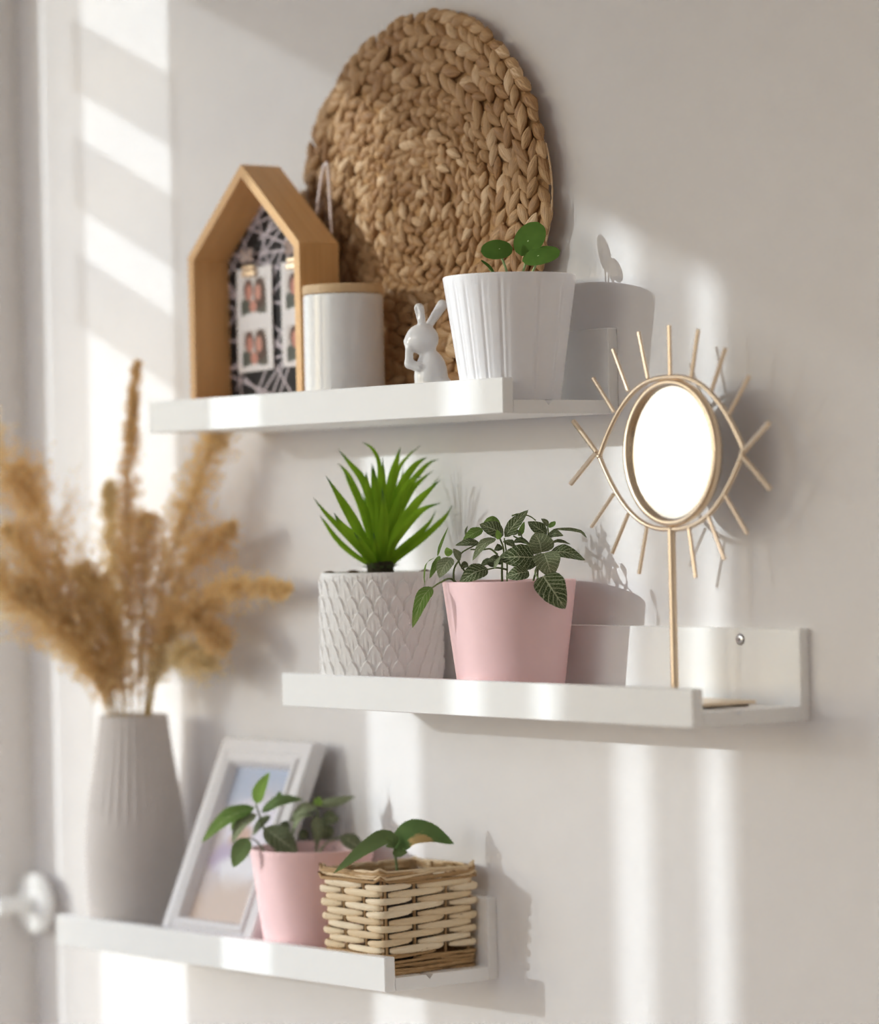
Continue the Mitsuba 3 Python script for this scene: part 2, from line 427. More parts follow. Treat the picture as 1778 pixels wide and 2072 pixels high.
for i in range(0, len(edges), 2):
    y0, y1 = edges[i], edges[i + 1]
    n = max(6, int((y1 - y0) / 0.012))
    yy = np.linspace(y0, y1, n)
    xx = XL + 0.014 + 0.004 * np.sin(yy * 2 * np.pi / 0.09)
    g = np.stack([np.stack([xx, yy, np.full(n, z)], -1) for z in np.linspace(-1.2, 0.853, 3)], 0)
    c = thing("sheer_curtain", ["sheer white curtain panel farthest from the shelves", "narrow sheer white curtain strip between two gaps", "sheer white curtain panel in the middle of the window", "sheer white curtain panel nearest the shelves"][i // 2], "curtain")
    put(c, "cloth", (g.reshape(-1, 3), grid_faces(3, n)), ("m_sheer_dense", "m_sheer", "m_sheer", "m_drape")[i // 2], True)

yy = np.linspace(-0.232, -0.092, 40)  # added curtain, out of view: passes partial sun to brighten the wall by the corner
xx = XL + 0.006 + 0.005 * np.sin(yy * 2 * np.pi / 0.06)
g = np.stack([np.stack([xx, yy, np.full(40, z)], -1) for z in np.linspace(-1.2, 0.853, 3)], 0)
c = thing("added_curtain", "unseen white curtain added near the corner to lighten the wall", "curtain")
put(c, "cloth", (g.reshape(-1, 3), grid_faces(3, 40)), "m_added_curtain", True)

# ---------------------------------------------------------------- the three shelves
D, HB, HL, TB, TL, TK = 0.1235, 0.0720, 0.0296, 0.0112, 0.0111, 0.0104
SHELF = {"top": (-0.2261, 0.2495, -0.0032, 0.541), "middle": (0.0, 0.0, -0.0002, 0.554), "bottom": (-0.4064, -0.2416, 0.0113, 0.551)}


def rest(s, x):
    """Height of the shelf's upper face at x."""
    xr, z, t, _ = SHELF[s]
    return z + (x - xr) * t + TB


def extrude_x(poly, x0, x1):
    import shapely
    m = trimesh.creation.extrude_polygon(shapely.Polygon(poly), x1 - x0, engine="earcut")
    v = m.vertices.copy()
    m.vertices = np.stack([v[:, 2] + x0, v[:, 0], v[:, 1]], -1)
    return m


for s, lab in (("top", "white picture ledge at the top, carrying the woven placemat"), ("middle", "white picture ledge in the middle, carrying the eye-shaped mirror"), ("bottom", "white picture ledge at the bottom, carrying the vase and basket")):
    xr, z, tilt, L = SHELF[s]
    k = thing("picture_ledge", lab, "shelf", "white picture ledges on the wall")
    M = trimesh.transformations.rotation_matrix(-tilt, [0, 1, 0])
    M[:3, 3] = (xr, 0, z)
    put(k, "back_panel", moved(rbox(-L, 0, -TK, 0, 0, HB, 0.0007), M), "m_shelf")
    ys = -0.0755
    b = 0.0005
    prof = [(-D + TL, 0), (-TK, 0), (-TK, TB), (ys + 0.0042, TB), (ys, TB - 0.0042), (ys - 0.0042, TB), (-D + TL, TB)]
    put(k, "base_panel", moved(extrude_x(prof, -L, -0.0001), M), "m_shelf")
    put(k, "front_lip", moved(rbox(-L, 0, -D, -D + TL, 0, HL, 0.0007), M), "m_shelf")
    if s == "middle":
        sm = lathe([(0, 0.0006), (0.0022, 0.0006), (0.0034, 0.0002), (0.0036, -0.0004), (0.0030, -0.001)], 24)
        Ms = frame_mat(V(-0.0689, -TK - 0.0007, 0.0626), V(1, 0, 0), V(0, 0, 1), V(0, -1, 0))
        sc = put(k, "screw", moved(sm, Ms), "m_steel", 40, label="silver wall screw head")
        hole_shade = moved(lathe([(0.0, 0.0002), (0.0042, 0.0002), (0.0044, -0.0004)], 24), Ms)
        put(sc, "hole_shade", hole_shade, "m_cork_and_shade")  # dark disc in place of the shade around the screw head
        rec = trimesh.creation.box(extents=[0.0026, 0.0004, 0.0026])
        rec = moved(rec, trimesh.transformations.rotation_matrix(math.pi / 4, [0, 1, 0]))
        put(sc, "socket_shade", at(rec, -0.0689, -TK - 0.0013, 0.0626), "m_cork_and_shade")  # dark plate on the head, painted shade of the recess

# ---------------------------------------------------------------- wall knob at the left edge
k = thing("curtain_holdback", "round white curtain holdback knob on the wall near the left corner", "curtain holdback")
kx, kz = -1.1755, -0.2320
Mk = lambda y: frame_mat(V(kx, y, kz), V(1, 0, 0), V(0, 0, 1), V(0, -1, 0))
put(k, "disc", moved(lathe([(0, 0), (0.026, 0), (0.031, 0.004), (0.032, 0.009), (0.029, 0.013), (0.0, 0.0145)], 64), Mk(-0.012)), "m_ceramic_white", 40)
put(k, "shaft", tube([V(kx, 0.0005, kz), V(kx, -0.016, kz)], 0.009, 20), "m_frame_white", 40)
put(k, "stem", tube([V(kx, -0.024, kz), V(kx, -0.052, kz), V(kx, -0.066, kz)], [0.0085, 0.0085, 0.009], 20), "m_frame_white", 40)


# ---------------------------------------------------------------- pots
def pot_profile(rb, rt, h, wall, depth, lip=0.0):
    """Outer wall, rim and inner wall of a tapered pot standing on z = 0."""
    o = [(0, 0), (rb - 0.002, 0), (rb - 0.0006, 0.0005), (rb, 0.002)]
    o += [(rb + (rt - rb) * t, 0.002 + (h - 0.0035) * t) for t in np.linspace(0.05, 1, 20)]
    o += [(rt + lip, h - 0.0008), (rt - wall * 0.3, h), (rt - wall * 0.8, h - 0.0004), (rt - wall, h - 0.002)]
    o += [(rt - wall - (rt - rb) * depth / h, h - depth), (0, h - depth - 0.0006)]
    return o


# white fluted pot
WX, WY = -0.2783, -0.0730
wz = rest("top", WX)
GRO = np.radians([-72, -58, -44, -27, -9, 25, 53, 79, 105, 131, 157, 183, 209, 235, 261])
DIR = math.atan2(C_[1], C_[0])


def flute(th, z, r, i):
    g = np.zeros_like(th)
    for a in GRO:
        d = (th - (DIR + a) + np.pi) % (2 * np.pi) - np.pi
        g = np.maximum(g, np.exp(-((d / 0.028) ** 2))) + 0.35 * np.exp(-(((d - 0.085) / 0.035) ** 2))
    f = np.clip((0.1005 - z) / 0.006, 0, 1) * np.clip((z - 0.002) / 0.006, 0, 1)
    return np.where((i > 3) & (i < 24), r - 0.0009 * g * f, r)


wp = thing("white_pot_plant", "white fluted pot with a small round-leaved plant, right end of the top shelf", "potted plant")
put(wp, "pot", at(lathe(pot_profile(0.0410, 0.0560, 0.1055, 0.0022, 0.014), 480, flute), WX, WY, wz), "m_pot_white", 35)
put(wp, "soil", at(lathe([(0, 0.0925), (0.0525, 0.0925)], 32), WX, WY, wz), "m_soil")
wo = V(WX, WY, wz + 0.1055)
W = lambda a, b, c: wo + A_ * a / 1000 + V(0, 0, b / 1000) + C_ * c / 1000
for (ca, cb, cc), (ua, ub, uc), ln, wd, nr, m in [
        ((-10, 22.0, 6), (-1, -0.12, 0.15), 27.5, 20, (0.1, 0.55, 0.9), "m_pilea"),
        ((18.0, 31.5, -4), (0.45, 0.85, -0.3), 34, 27, (-0.35, 0.45, 1), "m_pilea"),
        ((27.0, 16.0, 8), (0.95, 0.30, 0.1), 33, 21, (-0.1, 0.7, 0.8), "m_pilea"),
        ((-17.5, 8.0, 4), (-0.72, 0.70, 0.1), 17, 5, (0.6, 0.5, 0.5), "m_pilea")]:
    nrm = A_ * nr[0] + V(0, 0, nr[1]) + C_ * nr[2]
    d = unit(A_ * ua + V(0, 0, ub) + C_ * uc)
    d = unit(d - 0.6 * nrm * (d @ unit(nrm)) / np.linalg.norm(nrm))
    c0 = W(ca, cb, cc)
    h = ln / 2000
    mesh, uv = leaf([c0 - d * h, c0 + unit(nrm) * 0.0012, c0 + d * h], wd / 1000, nrm, "round", 17, 9, fold=0.0, cup=-0.06)
    lk = put(wp, "leaf", mesh, m, True, uv)
    a0 = W(3 + 0.1 * ca, -14, 0)
    put(wp, "stem", tube(spline([a0, 0.5 * (a0 + c0) + A_ * 0.002, c0 - d * h * 0.15 - unit(nrm) * 0.0006], 10), [0.0010] * 10, 6), "m_stem_light", True)

# pink pots
PROF_PINK = pot_profile(0.0440, 0.0565, 0.1000, 0.0022, 0.012)
FX, FY = -0.2958, -0.0660
fz = rest("middle", FX)
fp = thing("pink_pot_plant", "pink plant pot with a dark nerve plant with pale-veined leaves, on the middle shelf", "potted plant")
put(fp, "pot", at(lathe(PROF_PINK, 120), FX, FY, fz), "m_pink", 35)
put(fp, "soil", at(lathe([(0, 0.089), (0.0535, 0.089)], 32), FX, FY, fz), "m_soil")


def plant(parent, origin, cx, cy, mm, leaves, stems):
    """Leaves and stems given as steps right and up from the origin (in units of mm millimetres, y down) with a depth in mm."""
    P = lambda q: origin + A_ * (q[0] - cx) * mm / 1000 + V(0, 0, (cy - q[1]) * mm / 1000) + C_ * (q[2] if len(q) > 2 else 0) / 1000
    for L in leaves:
        pts, w, nr, m, pf = L[:5]
        nrm = A_ * nr[0] + V(0, 0, nr[1]) + C_ * nr[2]
        mesh, uv = leaf([P(q) for q in pts], 1.2 * w * mm / 1000, nrm, pf, fold=L[5] if len(L) > 5 else 0.16, wave=0.03)
        put(parent, "leaf", mesh, m, True, uv)
    for pts, r in stems:
        c = spline([P(q) for q in pts], 12)
        put(parent, "stem", tube(c, np.linspace(r, r * 0.7, 12) / 1000, 6), "m_stem", True)


VE, VL, GL, BR = "m_veined", "m_veined_light", "m_green_leaf", "m_bright_leaf"
fo = V(FX, FY, fz + 0.100)
plant(fp, fo, 965, 762, 0.0985, [
    ([(935, 390, 4), (1030, 270, 8), (1140, 163, 4)], 105, (-0.5, 0.3, 1), VE, "oval"),
    ([(925, 372, 2), (830, 318, 6), (722, 275, 2)], 140, (0.1, 0.6, 1), VE, "oval"),
    ([(905, 300, -12), (830, 240, -10), (748, 275, -12)], 80, (0, 0.9, 0.7), GL, "oval"),
    ([(750, 318, -6), (660, 360, -4), (575, 412, -8)], 105, (-0.5, 0.5, 0.8), GL, "oval"),
    ([(720, 440, 4), (620, 432, 8), (508, 452, 4)], 95, (0, 0.9, 0.75), VE, "oval"),
    ([(855, 400, 12), (750, 450, 18), (652, 585, 20)], 105, (-0.5, 0.8, 0.8), VL, "oval"),
    ([(885, 408, 14), (878, 370, 17), (866, 325, 16)], 50, (0.2, 0.1, 1), BR, "oval"),
    ([(1055, 385, -6), (1080, 330, -6), (1108, 262, -8)], 62, (0.7, 0.1, 0.6), GL, "oval"),
    ([(1298, 378, -2), (1220, 320, 2), (1136, 262, -2)], 110, (0.2, 0.4, 1), VE, "oval"),
    ([(1296, 392, 4), (1370, 368, 8), (1436, 388, 4)], 82, (0.1, 0.7, 0.8), VE, "oval"),
    ([(1306, 305, 2), (1285, 268, 3), (1250, 240, 2)], 42, (0.2, 0.2, 1), VE, "oval"),
    ([(1308, 308, 4), (1345, 290, 6), (1368, 264, 5)], 52, (-0.2, 0.6, 0.8), GL, "oval"),
    ([(1350, 332, -4), (1460, 340, -2), (1580, 360, -2), (1640, 415, -2)], 75, (0.1, 1, 0.35), VE, "narrow"),
    ([(1318, 455, -4), (1400, 438, -2), (1500, 466, -2)], 70, (0.1, 1, 0.38), VE, "narrow"),
    ([(1244, 528, 8), (1228, 440, 12), (1190, 362, 8)], 195, (0, 0.55, 1), VL, "heart"),
    ([(1175, 570, 20), (1030, 560, 25), (872, 566, 20)], 190, (0, 0.5, 1), VE, "heart"),
    ([(1318, 530, 10), (1450, 530, 15), (1616, 602, 10)], 135, (0.1, 0.75, 0.85), VE, "oval"),
    ([(1262, 532, 24), (1290, 620, 30), (1320, 738, 28)], 200, (0.1, 0.45, 1), VL, "heart"),
    ([(1240, 722, 58), (1320, 850, 64), (1418, 1000, 62)], 225, (0.2, 0.25, 1), VE, "heart"),
    ([(1128, 688, 30), (1030, 700, 36), (930, 728, 32)], 128, (0, 0.5, 1), VE, "oval"),
    ([(778, 652, 22), (660, 690, 30), (535, 772, 30)], 140, (-0.1, 0.5, 1), VE, "oval"),
    ([(880, 560, 22), (860, 600, 26), (832, 662, 26)], 55, (-0.7, 0.3, 0.7), VL, "oval"),
    ([(355, 548, 6), (385, 450, 6), (454, 292, 2)], 30, (-0.6, 0.1, 0.6), GL, "narrow"),
    ([(372, 538, 12), (340, 620, 16), (284, 730, 16)], 78, (-0.8, 0.2, 0.8), GL, "oval"),
    ([(475, 555, 18), (410, 630, 24), (365, 725, 24)], 130, (-0.4, 0.5, 1), VL, "oval"),
    ([(475, 530, 16), (448, 505, 19), (432, 468, 18)], 62, (-0.3, 0.2, 1), BR, "oval"),
    ([(548, 575, 14), (525, 530, 17), (492, 478, 16)], 75, (0.4, 0.4, 0.8), VL, "oval"),
    ([(330, 555, 10), (265, 600, 16), (243, 700, 20), (246, 800, 20)], 34, (-1, 0.2, 0.4), GL, "narrow"),
    ([(300, 800, 24), (220, 900, 30), (130, 1145, 28)], 118, (-0.4, 0.1, 1), GL, "oval"),
    ([(910, 470, -4), (880, 480, -2), (842, 500, -4)], 62, (0, 0.6, 1), VE, "oval"),
    ([(1000, 375, -4), (1050, 350, -4), (1092, 405, -6)], 55, (0.3, 0.8, 0.5), VE, "oval"),
    ([(610, 400, -14), (600, 340, -14), (622, 285, -16)], 28, (0.8, 0.1, 0.5), VL, "narrow"),
    ([(1010, 432, -6), (1080, 425, -4), (1165, 470, -6)], 75, (0.1, 0.8, 0.6), VE, "oval"),
    ([(840, 640, 4), (780, 600, 6), (720, 640, 4)], 70, (0, 0.7, 0.8), VE, "oval"),
    ([(905, 610, 4), (850, 580, 8), (780, 590, 6)], 80, (0, 0.6, 0.9), VE, "oval"),
    ([(935, 420, -2), (975, 440, 4), (1020, 478, 6)], 75, (0.2, 0.6, 0.8), VE, "oval"),
    ([(1195, 600, 2), (1130, 640, 8), (1072, 668, 10)], 85, (0, 0.6, 0.9), VE, "oval"),
    ([(620, 640, 10), (590, 620, 14), (556, 655, 14)], 66, (-0.2, 0.6, 0.9), VE, "oval"),
    ([(985, 525, -8), (1040, 498, -6), (1110, 512, -8)], 85, (0, 0.8, 0.7), VE, "oval"),
], [
    ([(905, 900, 4), (905, 640, 8), (922, 500, 8), (892, 402, 12)], 1.0),
    ([(940, 900, 0), (950, 600, 2), (930, 400, 4)], 0.8),
    ([(1130, 900, 6), (1190, 700, 8), (1240, 530, 9)], 1.0),
    ([(1200, 900, 4), (1215, 650, 8), (1262, 535, 20)], 0.9),
    ([(520, 880, 6), (490, 740, 14), (500, 640, 16), (548, 570, 14)], 1.0),
    ([(600, 900, 8), (480, 740, 20), (380, 762, 24), (298, 812, 25)], 1.0),
    ([(950, 668, 16), (860, 650, 20), (775, 662, 22)], 0.9),
    ([(870, 540, 6), (810, 490, 4), (740, 495, 2), (640, 490, 2)], 0.9),
    ([(1185, 530, 8), (1110, 440, 2), (1010, 385, 0)], 0.9),
    ([(1200, 520, 4), (1260, 460, 0), (1306, 390, -1), (1304, 300, 2)], 0.8),
    ([(590, 680, 12), (540, 600, 12), (560, 520, 4), (700, 445, 3)], 0.8),
    ([(1230, 780, 40), (1180, 700, 36), (1200, 640, 20)], 0.8),
    ([(1000, 210, 2), (1060, 195, 0), (1150, 215, -2), (1205, 255, -2)], 0.7),
])

PX, PY = -0.5979, -0.0640
pz = rest("bottom", PX)
pp = thing("pink_pot_plant", "pink plant pot with a leafy green plant, left of the wicker basket", "potted plant")
put(pp, "pot", at(lathe(PROF_PINK, 120), PX, PY, pz), "m_pink", 35)
put(pp, "soil", at(lathe([(0, 0.089), (0.0535, 0.089)], 32), PX, PY, pz), "m_soil")
plant(pp, V(PX, PY, pz + 0.100), 622, 490, 0.1687, [
    ([(330, 250, 6), (350, 170, 8), (402, 80, 4)], 68, (-0.4, 0.1, 1), BR, "oval"),
    ([(320, 268, 8), (170, 320, 14), (28, 450, 10)], 110, (-0.2, 0.9, 0.7), GL, "oval"),
    ([(305, 285, 2), (235, 310, 4), (185, 395, 2)], 75, (-0.5, 0.6, 0.6), GL, "oval"),
    ([(330, 300, 14), (250, 350, 20), (196, 455, 18)], 80, (-0.4, 0.7, 0.8), VL, "oval"),
    ([(288, 420, 30), (245, 490, 36), (205, 575, 34)], 92, (-0.2, 0.2, 1), "m_soft_leaf", "oval"),
    ([(350, 300, -2), (460, 240, 2), (582, 235, -2)], 85, (0.1, 0.9, 0.6), "m_soft_leaf", "oval"),
    ([(378, 370, 22), (470, 440, 30), (552, 500, 30)], 130, (0.3, 0.5, 0.9), VE, "oval"),
    ([(655, 265, -6), (760, 255, -4), (862, 226, -8)], 62, (-0.2, 0.7, 0.7), VL, "oval"),
    ([(655, 275, 4), (580, 285, 8), (505, 355, 6)], 75, (-0.2, 0.8, 0.7), VL, "oval"),
    ([(640, 310, 12), (560, 330, 18), (512, 440, 18)], 55, (-0.7, 0.6, 0.5), VL, "oval"),
    ([(680, 345, 0), (725, 335, 4), (775, 345, 0)], 78, (0.2, 0.6, 0.9), VE, "oval"),
    ([(700, 370, 4), (700, 410, 8), (682, 450, 6)], 78, (0.3, 0.4, 0.9), VE, "oval"),
    ([(650, 320, 10), (658, 390, 14), (652, 480, 12)], 60, (0.1, 0.3, 1), VL, "oval"),
    ([(450, 365, -4), (480, 380, -2), (505, 405, -4)], 60, (0.2, 0.6, 0.8), VE, "oval"),
    ([(655, 270, 0), (662, 245, 2), (668, 220, 0)], 45, (0.1, 0.3, 1), BR, "oval"),
    ([(785, 430, 12), (850, 470, 16), (920, 525, 14)], 92, (0.2, 0.7, 0.8), VE, "oval"),
    ([(560, 440, 4), (580, 420, 6), (590, 450, 4)], 50, (0, 0.6, 0.9), VE, "oval"),
    ([(430, 260, -8), (445, 225, -8), (455, 190, -10)], 40, (0.4, 0.1, 0.8), GL, "oval"),
    ([(400, 320, -6), (340, 370, -4), (300, 430, -6)], 60, (-0.4, 0.6, 0.6), VE, "oval"),
], [
    ([(470, 560, 8), (385, 420, 14), (345, 310, 10), (325, 250, 7)], 1.3),
    ([(640, 560, 4), (655, 430, 6), (655, 290, 0)], 1.2),
    ([(640, 560, 8), (700, 470, 12), (790, 430, 12)], 1.0),
    ([(400, 540, 20), (330, 440, 26), (288, 420, 30)], 0.9),
])

# ---------------------------------------------------------------- scale-relief pot with an artificial agave
GX, GY = -0.4795, -0.0665
gz = rest("middle", GX)
ag = thing("relief_pot_plant", "matt white scale-relief pot with a spiky green plant on the middle shelf", "potted plant")
HG = 0.1075
zs = np.linspace(0.0, 1.0, 190)
rg = 0.0545 * (1 - 0.24 * np.clip((0.2 - zs) / 0.2, 0, 1) ** 2.2) - 0.0012 * np.clip((zs - 0.93) / 0.07, 0, 1) ** 2 - 0.0008 * np.clip(zs - 0.3, 0, 1)
prof = [(0, 0.0002), (0.030, 0)] + list(zip(rg, zs * (HG - 0.001))) + [(rg[-1] - 0.0006, HG), (rg[-1] - 0.003, HG), (rg[-1] - 0.0042, HG - 0.001), (rg[-1] - 0.005, HG - 0.012), (0, HG - 0.012)]


def scales(th, z, r, i):
    NC, pitch, Lp = 25, 0.0142, 0.0175
    q = th / (2 * np.pi) * NC
    best, low = np.full(th.shape, 1e9), np.full(th.shape, -1e9)
    rows = range(-1, 8)
    zt = {}
    for j in rows:
        d = np.abs((q + 0.5 * (j % 2) + 0.5) % 1 - 0.5) * 2
        zt[j] = 0.0165 + j * pitch - Lp * (0.27 * d + 0.73 * (1 - np.sqrt(np.clip(1 - d**2.4, 0, 1))))
    zt[-2] = zt[-1] - pitch
    h, done = np.zeros_like(th), np.zeros(th.shape, bool)
    for j in rows:
        d = np.abs((q + 0.5 * (j % 2) + 0.5) % 1 - 0.5) * 2
        inside = (z <= zt[j]) & ~done
        t = np.clip((z - zt[j - 1]) / np.maximum(zt[j] - zt[j - 1], 1e-4), 0, 1)
        edge = np.clip((zt[j] - z) / 0.0007, 0, 1)
        vein = np.exp(-((d / 0.05) ** 2)) + 0.8 * np.exp(-(((d - 0.28) / 0.05) ** 2))
        hh = (0.0002 + 0.0019 * t**1.1) * np.sqrt(edge) - 0.0009 * vein * np.exp(-((t - 0.25) / 0.28) ** 2)
        h = np.where(inside, hh, h)
        done |= inside
    f = np.clip((HG - 0.0015 - z) / 0.003, 0, 1) * np.clip(z / 0.004, 0, 1)
    return np.where((i > 1) & (i < 192), r + (h - 0.0008) * f, r)


put(ag, "pot", at(lathe(prof, 625, scales), GX, GY, gz), "m_bisque", 50)
put(ag, "soil", at(lathe([(0, HG - 0.006), (0.049, HG - 0.006)], 32), GX, GY, gz), "m_soil")
go = V(GX, GY, gz + HG)
put(ag, "stump", at(lathe([(0, -0.006), (0.0125, -0.006), (0.0115, 0.003), (0.012, 0.008), (0.0, 0.012)], 20, lambda th, z, r, i: r * (1 + 0.05 * np.sin(th * 9))), *go), "m_stump", True)
for a in np.linspace(0, 2 * np.pi, 13)[:-1]:
    d = V(math.cos(a), math.sin(a), 0)
    mesh, uv = leaf([go + d * 0.010 + V(0, 0, 0.002), go + d * 0.015 + V(0, 0, 0.005), go + d * 0.0205 + V(0, 0, 0.0065 + 0.003 * math.sin(5 * a))], 0.004, (0, 0, 1), "blade", 6, 3)
    put(ag, "stub", mesh, "m_soft_leaf", True, uv)
for a, r in ((2.6, 0.046), (3.1, 0.044), (0.4, 0.046), (-2.2, 0.045)):
    mm_ = trimesh.creation.icosphere(2, 0.006)
    mm_.vertices *= [1, 1, 0.5]
    mm_.vertices += 0.001 * (meshkit.noise(mm_.vertices * 900)[:, None] - 0.5)
    put(ag, "moss", at(mm_, go[0] + r * math.cos(a), go[1] + r * math.sin(a), go[2] - 0.0015), "m_soil", True)
BL = [  # points of each leaf after its foot (right, down), width, depth of the tip in mm
    ([(560, 980), (400, 690), (245, 425)], 112, 26), ([(430, 1080), (230, 860), (80, 665)], 66, 6), ([(500, 1310), (330, 1140), (215, 970), (150, 880)], 62, -6),
    ([(600, 1200), (430, 1020), (335, 855)], 120, 40), ([(640, 800), (520, 500), (455, 370), (365, 270)], 84, -20), ([(700, 900), (560, 610), (445, 360)], 88, 4),
    ([(760, 800), (660, 480), (510, 280), (380, 115)], 96, -12), ([(840, 700), (858, 330), (800, 150), (725, 75), (655, 45)], 50, -8), ([(790, 900), (720, 560), (705, 385)], 84, 22),
    ([(830, 900), (790, 520), (768, 290)], 92, 8), ([(850, 1000), (830, 620), (790, 312)], 104, 26), ([(880, 900), (900, 500), (900, 220)], 86, 20), ([(880, 1200), (905, 850), (890, 575)], 120, 44),
    ([(900, 1000), (990, 500), (1060, 250), (1105, 105)], 104, -4), ([(960, 850), (1060, 400), (1190, 210), (1335, 90)], 52, -20), ([(960, 950), (1100, 560), (1240, 350), (1340, 265), (1412, 232)], 92, -14),
    ([(970, 1050), (1160, 600), (1330, 390), (1440, 290), (1550, 250)], 74, -30), ([(980, 1080), (1200, 640), (1350, 480), (1485, 380)], 76, -24), ([(960, 1050), (1120, 650), (1240, 490), (1345, 462)], 108, 12),
    ([(1000, 1200), (1240, 850), (1430, 600), (1555, 440)], 56, -32), ([(1000, 1150), (1240, 800), (1420, 620), (1560, 500)], 106, 16), ([(1020, 1180), (1230, 930), (1380, 820), (1565, 765)], 100, 24),
    ([(1040, 1330), (1280, 1130), (1420, 990), (1505, 840)], 72, -2), ([(1060, 1370), (1320, 1180), (1530, 1000), (1625, 900), (1690, 790)], 76, 2), ([(1050, 1380), (1330, 1190), (1575, 1005)], 72, -18),
    ([(960, 900), (1090, 540), (1135, 300)], 50, -34), ([(690, 1290), (560, 1080)], 92, 48), ([(980, 1280), (1090, 1090)], 92, -28), ([(760, 1000), (640, 620)], 98, -26), ([(920, 1000), (1010, 640)], 96, -30), ([(810, 1290), (780, 1090)], 88, 36)]
for pts, w, dep in BL:
    k = 0.0767
    P = lambda x, y, c: go + A_ * (x - 840) * k / 1000 + V(0, 0, (1545 - y) * k / 1000) + C_ * c / 1000
    tx, ty = pts[-1]
    ang = math.atan2(pts[0][0] - 840, 1500 - pts[0][1])
    bx, by = 840 + 90 * math.sin(ang), 1510 - 40 * abs(math.cos(ang))
    front = unit(C_ * 1.0 + A_ * (0.35 * math.sin(ang * 1.3)) + V(0, 0, 0.35))
    c = [P(bx, by, dep * 0.15)] + [P(x, y, dep * (0.15 + 0.85 * (n + 1) / len(pts))) for n, (x, y) in enumerate(pts)]
    mesh, uv = leaf(c, 1.12 * w * k / 1000, front * (1 if dep > -15 else -1), "blade", 20, 5, fold=-0.28 if dep > -15 else 0.28)
    put(ag, "leaf", mesh, "m_blade", True, uv)

# ---------------------------------------------------------------- eye-shaped mirror
EY = -0.0567
mz = rest("middle", -0.09)
em = thing("table_mirror", "brass eye-shaped table mirror with wire lashes, on the right of the middle shelf", "mirror")
put(em, "base_plate", rbox(-0.159, -0.035, -0.092, -0.026, mz + 0.0018, mz + 0.0046, 0.0004), "m_brass")
for x, y in ((-0.045, -0.034), (-0.149, -0.034), (-0.045, -0.084), (-0.149, -0.084)):
    put(em, "pad", rbox(x - 0.006, x + 0.006, y - 0.004, y + 0.004, mz - 0.0004, mz + 0.0019, 0.0003), "m_cork_and_shade")
E0 = V(-0.0968, EY, 0.2128)
put(em, "pole", tube([V(-0.0968, EY, mz + 0.003), V(-0.0968, EY, 0.1525)], 0.0032, 14), "m_brass", 40)
q = lambda x, z: E0 + V(x, 0, z)
rimw = 0.0020
LW, HT = 0.0878, 0.0608
arc = lambda s: [q(f * LW, s * HT * (1 - abs(f) ** 2.55)) for f in -np.cos(np.pi * np.linspace(0, 1, 41))]
for s in (1, -1):
    put(em, "eye_wire", tube(spline(arc(s), 60), rimw, 10, up=(0, 1, 0)), "m_brass", 50)
RX, RZ = 0.0542, 0.0560
ca = np.linspace(0, 2 * np.pi, 73)[:-1]
tor, tv = [], 18
pr_ = [(-0.0022, -0.0050), (0.0018, -0.0050), (0.0030, -0.003), (0.0033, 0.0), (0.0024, 0.0026), (0.0002, 0.0034), (-0.0020, 0.0026), (-0.0029, 0.0006), (-0.0027, -0.0025)]
rv = np.array([[E0 + V((RX + a) * math.cos(t), -b + 0.001, (RZ + a) * math.sin(t) + 0.0005) for a, b in pr_] for t in np.append(ca, ca[0])])
put(em, "mirror_ring", trimesh.Trimesh(rv.reshape(-1, 3), grid_faces(len(ca) + 1, len(pr_), True), process=False), "m_brass", 60)
disc = lathe([(0, 0), (0.0530, 0), (0.0530, -0.0012), (0, -0.0012)], 72)
put(em, "glass", moved(disc, frame_mat(E0 + V(0, 0.0024, 0.0005), V(1, 0, 0), V(0, 0, 1), V(0, -1, 0))), "m_mirror", 30)
put(em, "back_cover", moved(lathe([(0, 0), (0.0535, 0), (0.0535, -0.001), (0, -0.001)], 48), frame_mat(E0 + V(0, 0.0042, 0.0005), V(1, 0, 0), V(0, 0, 1), V(0, -1, 0))), "m_dark")


def lash(p0, p1, r):
    put(em, "lash", tube(spline([q(*p0), q(*p1)], 3), r, 8, up=(0, 1, 0)), "m_brass", 40)


LASH = [  # feet and ends of the lashes, as steps right and up from the eye's centre (m)
    ((0.0023, 0.0622), (0.0023, 0.1020)), ((-0.0684, 0.0357), (-0.0939, 0.0643)), ((-0.0499, 0.0518), (-0.0680, 0.0865)),
    ((-0.0250, 0.0607), (-0.0354, 0.0987)), ((0.0271, 0.0571), (0.0372, 0.0969)), ((0.0496, 0.0444), (0.0687, 0.0800)),
    ((0.0688, 0.0258), (0.0955, 0.0570)), ((0.0839, -0.0037), (0.1169, 0.0198)), ((0.0839, -0.0037), (0.1159, -0.0309)),
    ((0.0645, -0.0349), (0.0894, -0.0653)), ((0.0443, -0.0508), (0.0624, -0.0852)), ((0.0210, -0.0595), (0.0280, -0.0995)),
    ((-0.0712, -0.0315), (-0.0999, -0.0577)), ((-0.0531, -0.0479), (-0.0741, -0.0794)), ((-0.0301, -0.0589), (-0.0411, -0.0964)),
    ((-0.0915, 0.0034), (-0.1206, 0.0300)), ((-0.0915, 0.0034), (-0.1256, -0.0218))]
for a, b in LASH:
    lash(a, b, 0.0021 if abs(a[0]) > 0.08 else 0.00165)
for x, z in ((-0.0878, 0), (0.0878, 0), (0, -0.0608)):
    s_ = trimesh.creation.icosphere(2, 0.0027)
    put(em, "joint", at(s_, *q(x, z)), "m_brass", True)

